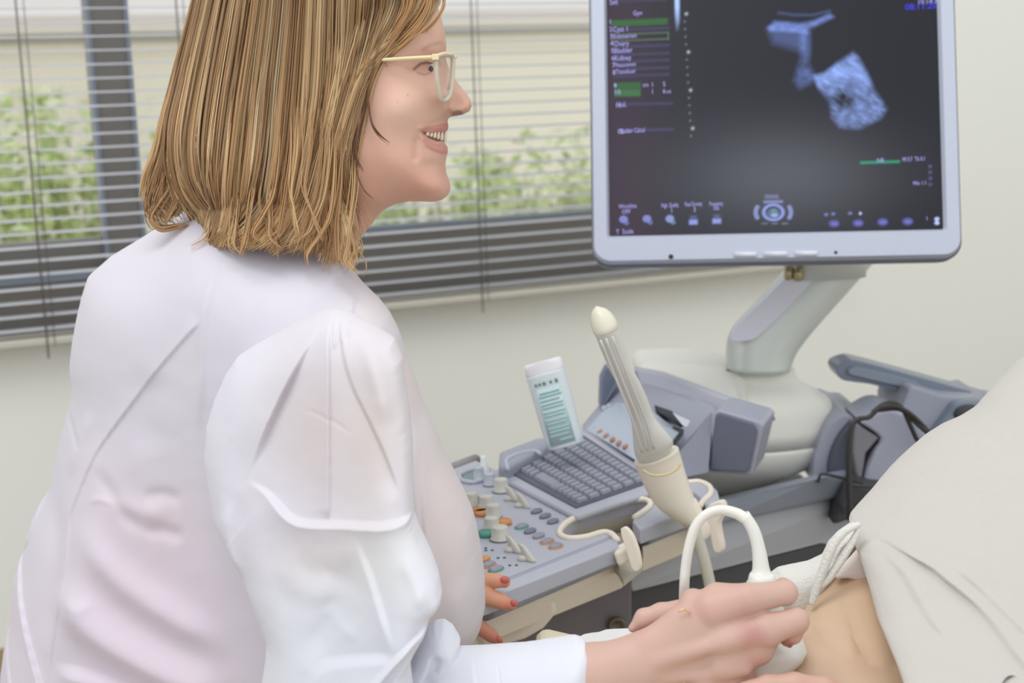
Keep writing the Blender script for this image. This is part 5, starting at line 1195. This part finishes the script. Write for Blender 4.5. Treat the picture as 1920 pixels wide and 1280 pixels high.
# separate curled locks at the nape and loose wisps by the face
def lock(pts, d, r0, ns, seed, spread, col, name='hair_lock'):
    r = np.random.RandomState(seed); mb = MB(); q = spline(pts, 50); t = np.linspace(0, 1, 50); cols = []
    for k in range(ns):
        a = r.normal(0, spread, 2); ph = r.uniform(0, 6); x = q[:, 0] + a[0] * (.4 + .8 * np.sin(t * 3 + ph)); y = q[:, 1] + a[1] * (.4 + .8 * np.cos(t * 2.5 + ph))
        mb.tube(P(x, y, np.full(50, d + r.normal(0, .002))), r0 * np.clip((1.02 - t) * 4, .2, 1) * np.clip(t * 6, .12, 1) * r.uniform(.7, 1.2), 5, upv=HFWD); cols.append(np.tile(col * r.uniform(.8, 1.15), (250, 1)))
    o = mesh_obj(name, np.concatenate(mb.v), mb.f, M_hair, hair, True, cols=np.concatenate(cols)); return fix_normals(o)
cA = np.array(srgb(186, 146, 102)); cB = np.array(srgb(160, 118, 78)); cD = np.array(srgb(112, 78, 56))
lock([(372, 160), (345, 240), (335, 300), (318, 350), (296, 385), (284, 410), (300, 430), (335, 426), (352, 420)], 1.262, .0007, 22, 1, 5, cA)
lock([(350, 220), (322, 290), (300, 330), (284, 362), (278, 395), (292, 422), (312, 424)], 1.264, .0006, 16, 2, 4, cB)
lock([(340, 270), (332, 330), (330, 370), (316, 405), (310, 422)], 1.260, .0007, 14, 3, 4, cA)
lock([(360, 300), (340, 310), (330, 326), (345, 352), (375, 372), (385, 372)], 1.26, .0006, 8, 4, 2, cB)
lock([(345, 290), (338, 340), (345, 370), (330, 400), (322, 405)], 1.262, .0006, 8, 14, 3, cA)
lock([(470, 330), (450, 400), (436, 440), (430, 470)], 1.225, .0006, 12, 5, 6, np.array(srgb(222, 190, 140)))
lock([(520, 380), (490, 420), (470, 445), (474, 462)], 1.215, .0006, 10, 6, 6, np.array(srgb(222, 190, 140)))
rw = np.random.RandomState(40)
for k in range(16):
    x0 = 400 + k * 17 + rw.uniform(-6, 6); y0 = 370 + 18 * math.sin(k * .5) + (30 if k > 12 else 0); dx = rw.normal(-6, 16); c_ = np.array(srgb(*[(214, 178, 130), (198, 158, 112), (182, 142, 100)][k % 3]))
    dq = DH - (.090 * math.sqrt(max(0, 1 - ((x0 - 555) / 175) ** 2)))
    lock([(x0 + 10, y0 - 150), (x0 + 8, y0 - 70), (x0, y0), (x0 + dx * .5, y0 + 40), (x0 + dx, y0 + 72), (x0 + dx + rw.normal(0, 16), y0 + 86 + rw.uniform(0, 16))], dq, .0005, 9, 60 + k, 5, c_)
lock([(640, 380), (655, 430), (664, 470), (650, 505)], 1.225, .0007, 26, 7, 8, np.array(srgb(214, 176, 122)))
lock([(705, 115), (694, 150), (690, 190), (696, 230), (710, 252), (730, 268)], 1.192, .0005, 5, 8, 1.5, cD)
lock([(690, 180), (672, 250), (668, 290), (680, 320)], 1.192, .0005, 6, 9, 3, cD)
lock([(672, 270), (668, 310), (680, 350), (700, 372)], 1.195, .0004, 3, 10, 2, cD)
lock([(826, -40), (832, 0), (826, 20), (812, 44), (795, 60), (775, 66)], 1.225, .0005, 7, 11, 3, np.array(srgb(190, 150, 104)))
lock([(800, -40), (806, 0), (790, 40), (758, 76), (720, 108)], 1.20, .0008, 30, 12, 7, np.array(srgb(184, 142, 96)))
lock([(770, -40), (772, 10), (745, 62), (712, 112), (690, 170), (676, 240)], 1.197, .0008, 34, 13, 7, np.array(srgb(174, 132, 90)))
# ================================================================ HANDHELD PROBE
pr = empty('handheld_probe', P(np.array(1450.), np.array(1250.), np.array(.99))); tag(pr, 'white handheld ultrasound probe with looping cable pressed on the belly', 'probe')
M_pw = mat('probe_white', (228, 228, 220), .3)
inflate('transducer_head', [(1395, 1195), (1450, 1178), (1492, 1184), (1505, 1198), (1511, 1215), (1500, 1234), (1476, 1256), (1446, 1272), (1415, 1282), (1385, 1275), (1375, 1240)], M_pw, pr, .985, .022, 30, step=4, sm=14)
loft2([(1400, 1092), (1398, 1130), (1392, 1190)], [(1456, 1086), (1462, 1120), (1486, 1185)], (.985, .985), n=12, name='probe_grip', m=M_pw, parent=pr)
loft2([(1386, 972), (1400, 995), (1409, 1025), (1411, 1055), (1410, 1070), (1405, 1078), (1402, 1092)], [(1404, 958), (1424, 990), (1436, 1030), (1442, 1060), (1446, 1072), (1452, 1078), (1455, 1090)], (.995, .985), n=30, name='strain_relief', m=M_pw, parent=pr)
q = np.array([(1398, 972, .995), (1380, 962, .998), (1352, 956, 1.0), (1325, 964, 1.0), (1305, 985, 1.0), (1293, 1020, 1.0), (1286, 1060, 1.0), (1283, 1100, 1.0), (1283, 1150, 1.01), (1290, 1210, 1.02), (1300, 1300, 1.03)]); q = spline(q, 60)
mb = MB(); mb.tube(P(q[:, 0], q[:, 1], q[:, 2]), np.r_[np.linspace(.0041, .0036, 15), np.full(45, .0035)], 16); mb.build('probe_cable', mat('cable_white', (232, 228, 220), .35), pr)
# ================================================================ PATIENT
pat = empty('person', P(np.array(1650.), np.array(1250.), np.array(1.08))); tag(pat, 'patient lying down with bare belly and raised cream top', 'person')
bel = [(1300, 1330), (1400, 1290), (1450, 1250), (1490, 1200), (1508, 1160), (1520, 1125), (1545, 1090), (1562, 1050), (1580, 1015), (1605, 992), (1640, 990), (1680, 1060), (1740, 1200), (1820, 1400), (1750, 1560), (1250, 1560), (1260, 1400)]
def pat_depth(x, y): return 1.10 - .13 * np.clip((y - 1000) / 300, -.2, 1.4)
def bel_relief(x, y):
    r = ridge(x, y, [(1560, 1080), (1572, 1130), (1580, 1165), (1588, 1188)], 10, -.0045, .2) + ridge(x, y, [(1500, 1188), (1560, 1186), (1610, 1192), (1660, 1204)], 14, -.005, .2)
    r += ridge(x, y, [(1565, 1140), (1585, 1172), (1592, 1190)], 3, -.0015, .2) + ridge(x, y, [(1580, 1185), (1620, 1194), (1655, 1200)], 3, -.001, .2)
    g = lambda a, b, r_, s_: np.exp(-((x - a) / r_) ** 2 - ((y - b) / s_) ** 2)
    return r + .010 * g(1580, 1270, 90, 60) + .006 * g(1530, 1150, 35, 30) + .006 * g(1625, 1140, 35, 45)
bp = inflate('b', bel, None, None, pat_depth, .06, 110, step=6, sub=1, crease=bel_relief, sm=40, ret=True, colf=lambda x, y: blend((226, 194, 164), [(1530, 1260, 80, 60, (228, 190, 168), .6), (1620, 1120, 60, 60, (222, 188, 152), .6), (1585, 1178, 24, 20, (208, 160, 128), .4), (1575, 1040, 30, 30, (206, 156, 124), .7)], x, y))
ph = Blob(.935); ph.chain([(1395, 1295, 6), (1440, 1284, 0), (1490, 1283, 0), (1545, 1296, 4), (1620, 1330, 10)], [14, 18, 21, 24, 30], 8); ph.ell((1640, 1360, 12), (90, 45, 30), 12, .4)
phW, phQ = ph.mesh(3); phc = np.tile(lin((226, 182, 164)), (len(phW), 1))
V, Fc, Cc = tri_join([bp, (phW, quads2tris(phQ), phc)]); tri_obj('body', V, Fc, mat('skin'), pat, Cc * .84)
M_top = mat('cream_knit', (196, 191, 184), .9, noise=.02, nscale=60, bump=.25, bscale=700, sheen=.2)
top = [(1600, 990), (1604, 977), (1622, 958), (1645, 935), (1662, 912), (1688, 880), (1722, 848), (1752, 822), (1786, 800), (1822, 785), (1848, 768), (1868, 742), (1890, 718), (1922, 683), (1980, 640), (2080, 590), (2200, 580), (2240, 900), (2240, 1560), (1800, 1560), (1748, 1400), (1712, 1320), (1697, 1276), (1676, 1226), (1656, 1178), (1641, 1124), (1626, 1076), (1610, 1034)]
def top_relief(x, y):
    r = fold(x, y, [(1600, 988), (1622, 978), (1672, 990), (1703, 1011), (1762, 1061), (1821, 1137), (1880, 1213), (1925, 1260)], 8, 70, .024, .15, side=-1)
    r += fold(x, y, [(1680, 966), (1717, 986), (1760, 1022), (1806, 1067), (1860, 1120), (1925, 1178)], 9, 60, .018, .2, side=-1)
    r += fold(x, y, [(1614, 990), (1646, 1019), (1672, 1066), (1688, 1094), (1718, 1132)], 7, 34, .014, .25, side=-1)
    r += ridge(x, y, [(1838, 1180), (1812, 1232), (1786, 1272), (1775, 1310)], 12, -.022, .2)
    r += ridge(x, y, [(1818, 1250), (1850, 1245), (1900, 1290)], 16, .006, .2) + ridge(x, y, [(1640, 1060), (1668, 1140), (1700, 1240)], 16, .003, .3)
    r += ridge(x, y, [(1760, 880), (1840, 960), (1940, 1040)], 60, -.006, .3) + .010 * (fbm(x / 110, y / 110, 91) - .5)
    return r
tp = inflate('cream_top', top, M_top, pat, lambda x, y: 1.24 - .36 * np.clip((y - 700) / 580, -.2, 1.2), .075, 110, step=6.5, sub=1, crease=top_relief, sm=50, label='cream knitted top pulled up over the ribs')
inflate('undershirt', [(1612, 1024), (1596, 1042), (1562, 1078), (1566, 1083), (1590, 1083), (1612, 1089), (1628, 1096), (1634, 1080), (1625, 1050)], mat('shirt_pale_pink', (232, 220, 218), .85), pat, 1.045, .005, 12, step=4, sm=8, label='pale pink undershirt hem')
M_tw = mat('towel_white', (222, 219, 212), .95, bump=.6, bscale=500, sheen=.3)
inflate('waistband', [(1440, 1130), (1446, 1080), (1462, 1068), (1490, 1062), (1520, 1056), (1545, 1044), (1556, 1020), (1575, 1000), (1604, 980), (1618, 984), (1600, 1000), (1575, 1022), (1562, 1052), (1548, 1090), (1532, 1118), (1516, 1138), (1490, 1150)], M_tw, pat, 1.065, .022, 26, step=4.5, sm=16, label='fluffy white cloth tucked along the waist')
for pts, r0, nm in (([(1612, 982), (1584, 996), (1562, 1022), (1545, 1064), (1532, 1100), (1522, 1134)], .0042, 'a'), ([(1610, 992), (1594, 1022), (1574, 1054), (1552, 1086), (1534, 1102)], .0036, 'b')):
    q = spline(pts, 40); mb = MB(); mb.tube(P(q[:, 0], q[:, 1], np.full(40, 1.03)), r0 * np.sin(np.linspace(.35, 2.7, 40)) ** .5, 12, flat=.8); mb.build('hem_fold', M_tw, pat)
# ================================================================ COUCH AND PAPER
zc_ = 0.585
mb = MB(); zprism(mb, [(1004, 1182), (1018, 1171), (1093, 1188), (1400, 1258), (2100, 1330), (2300, 2400), (1010, 2400), (1010, 1240)], zc_, zc_ - .09)
cch = empty('examination_couch', onz(np.array(1300.), np.array(1500.), 0.0)); tag(cch, 'cream upholstered examination couch under the patient', 'couch')
mb.build('couch_pad', mat('couch_vinyl', (222, 214, 188), .45), cch, smooth=False, bevel=.008)
mb = MB(); cc0 = onz(np.array(1300.), np.array(1700.), zc_)
for sx in (-.25, .25): mb = MB(); mb.box((cc0[0] + sx, cc0[1] + .05, (zc_ - .09) / 2), (.02, 0, 0), (0, .02, 0), (0, 0, (zc_ - .09) / 2)); mb.build('leg', M_cab, cch, smooth=False)
pp = [(1083, 1195), (1098, 1187), (1126, 1184), (1138, 1179), (1190, 1177), (1250, 1185), (1330, 1215), (1380, 1300), (1200, 1360), (1100, 1320), (1092, 1240)]
mb = MB(); zprism(mb, resample(pp, 14), zc_ + .006, zc_ + .001); tag(mb.build('paper_sheet', mat('paper_white', (226, 226, 224), .8, bump=.5, bscale=60), smooth=False), 'white paper sheet on the couch beneath the scanning hand', 'paper')
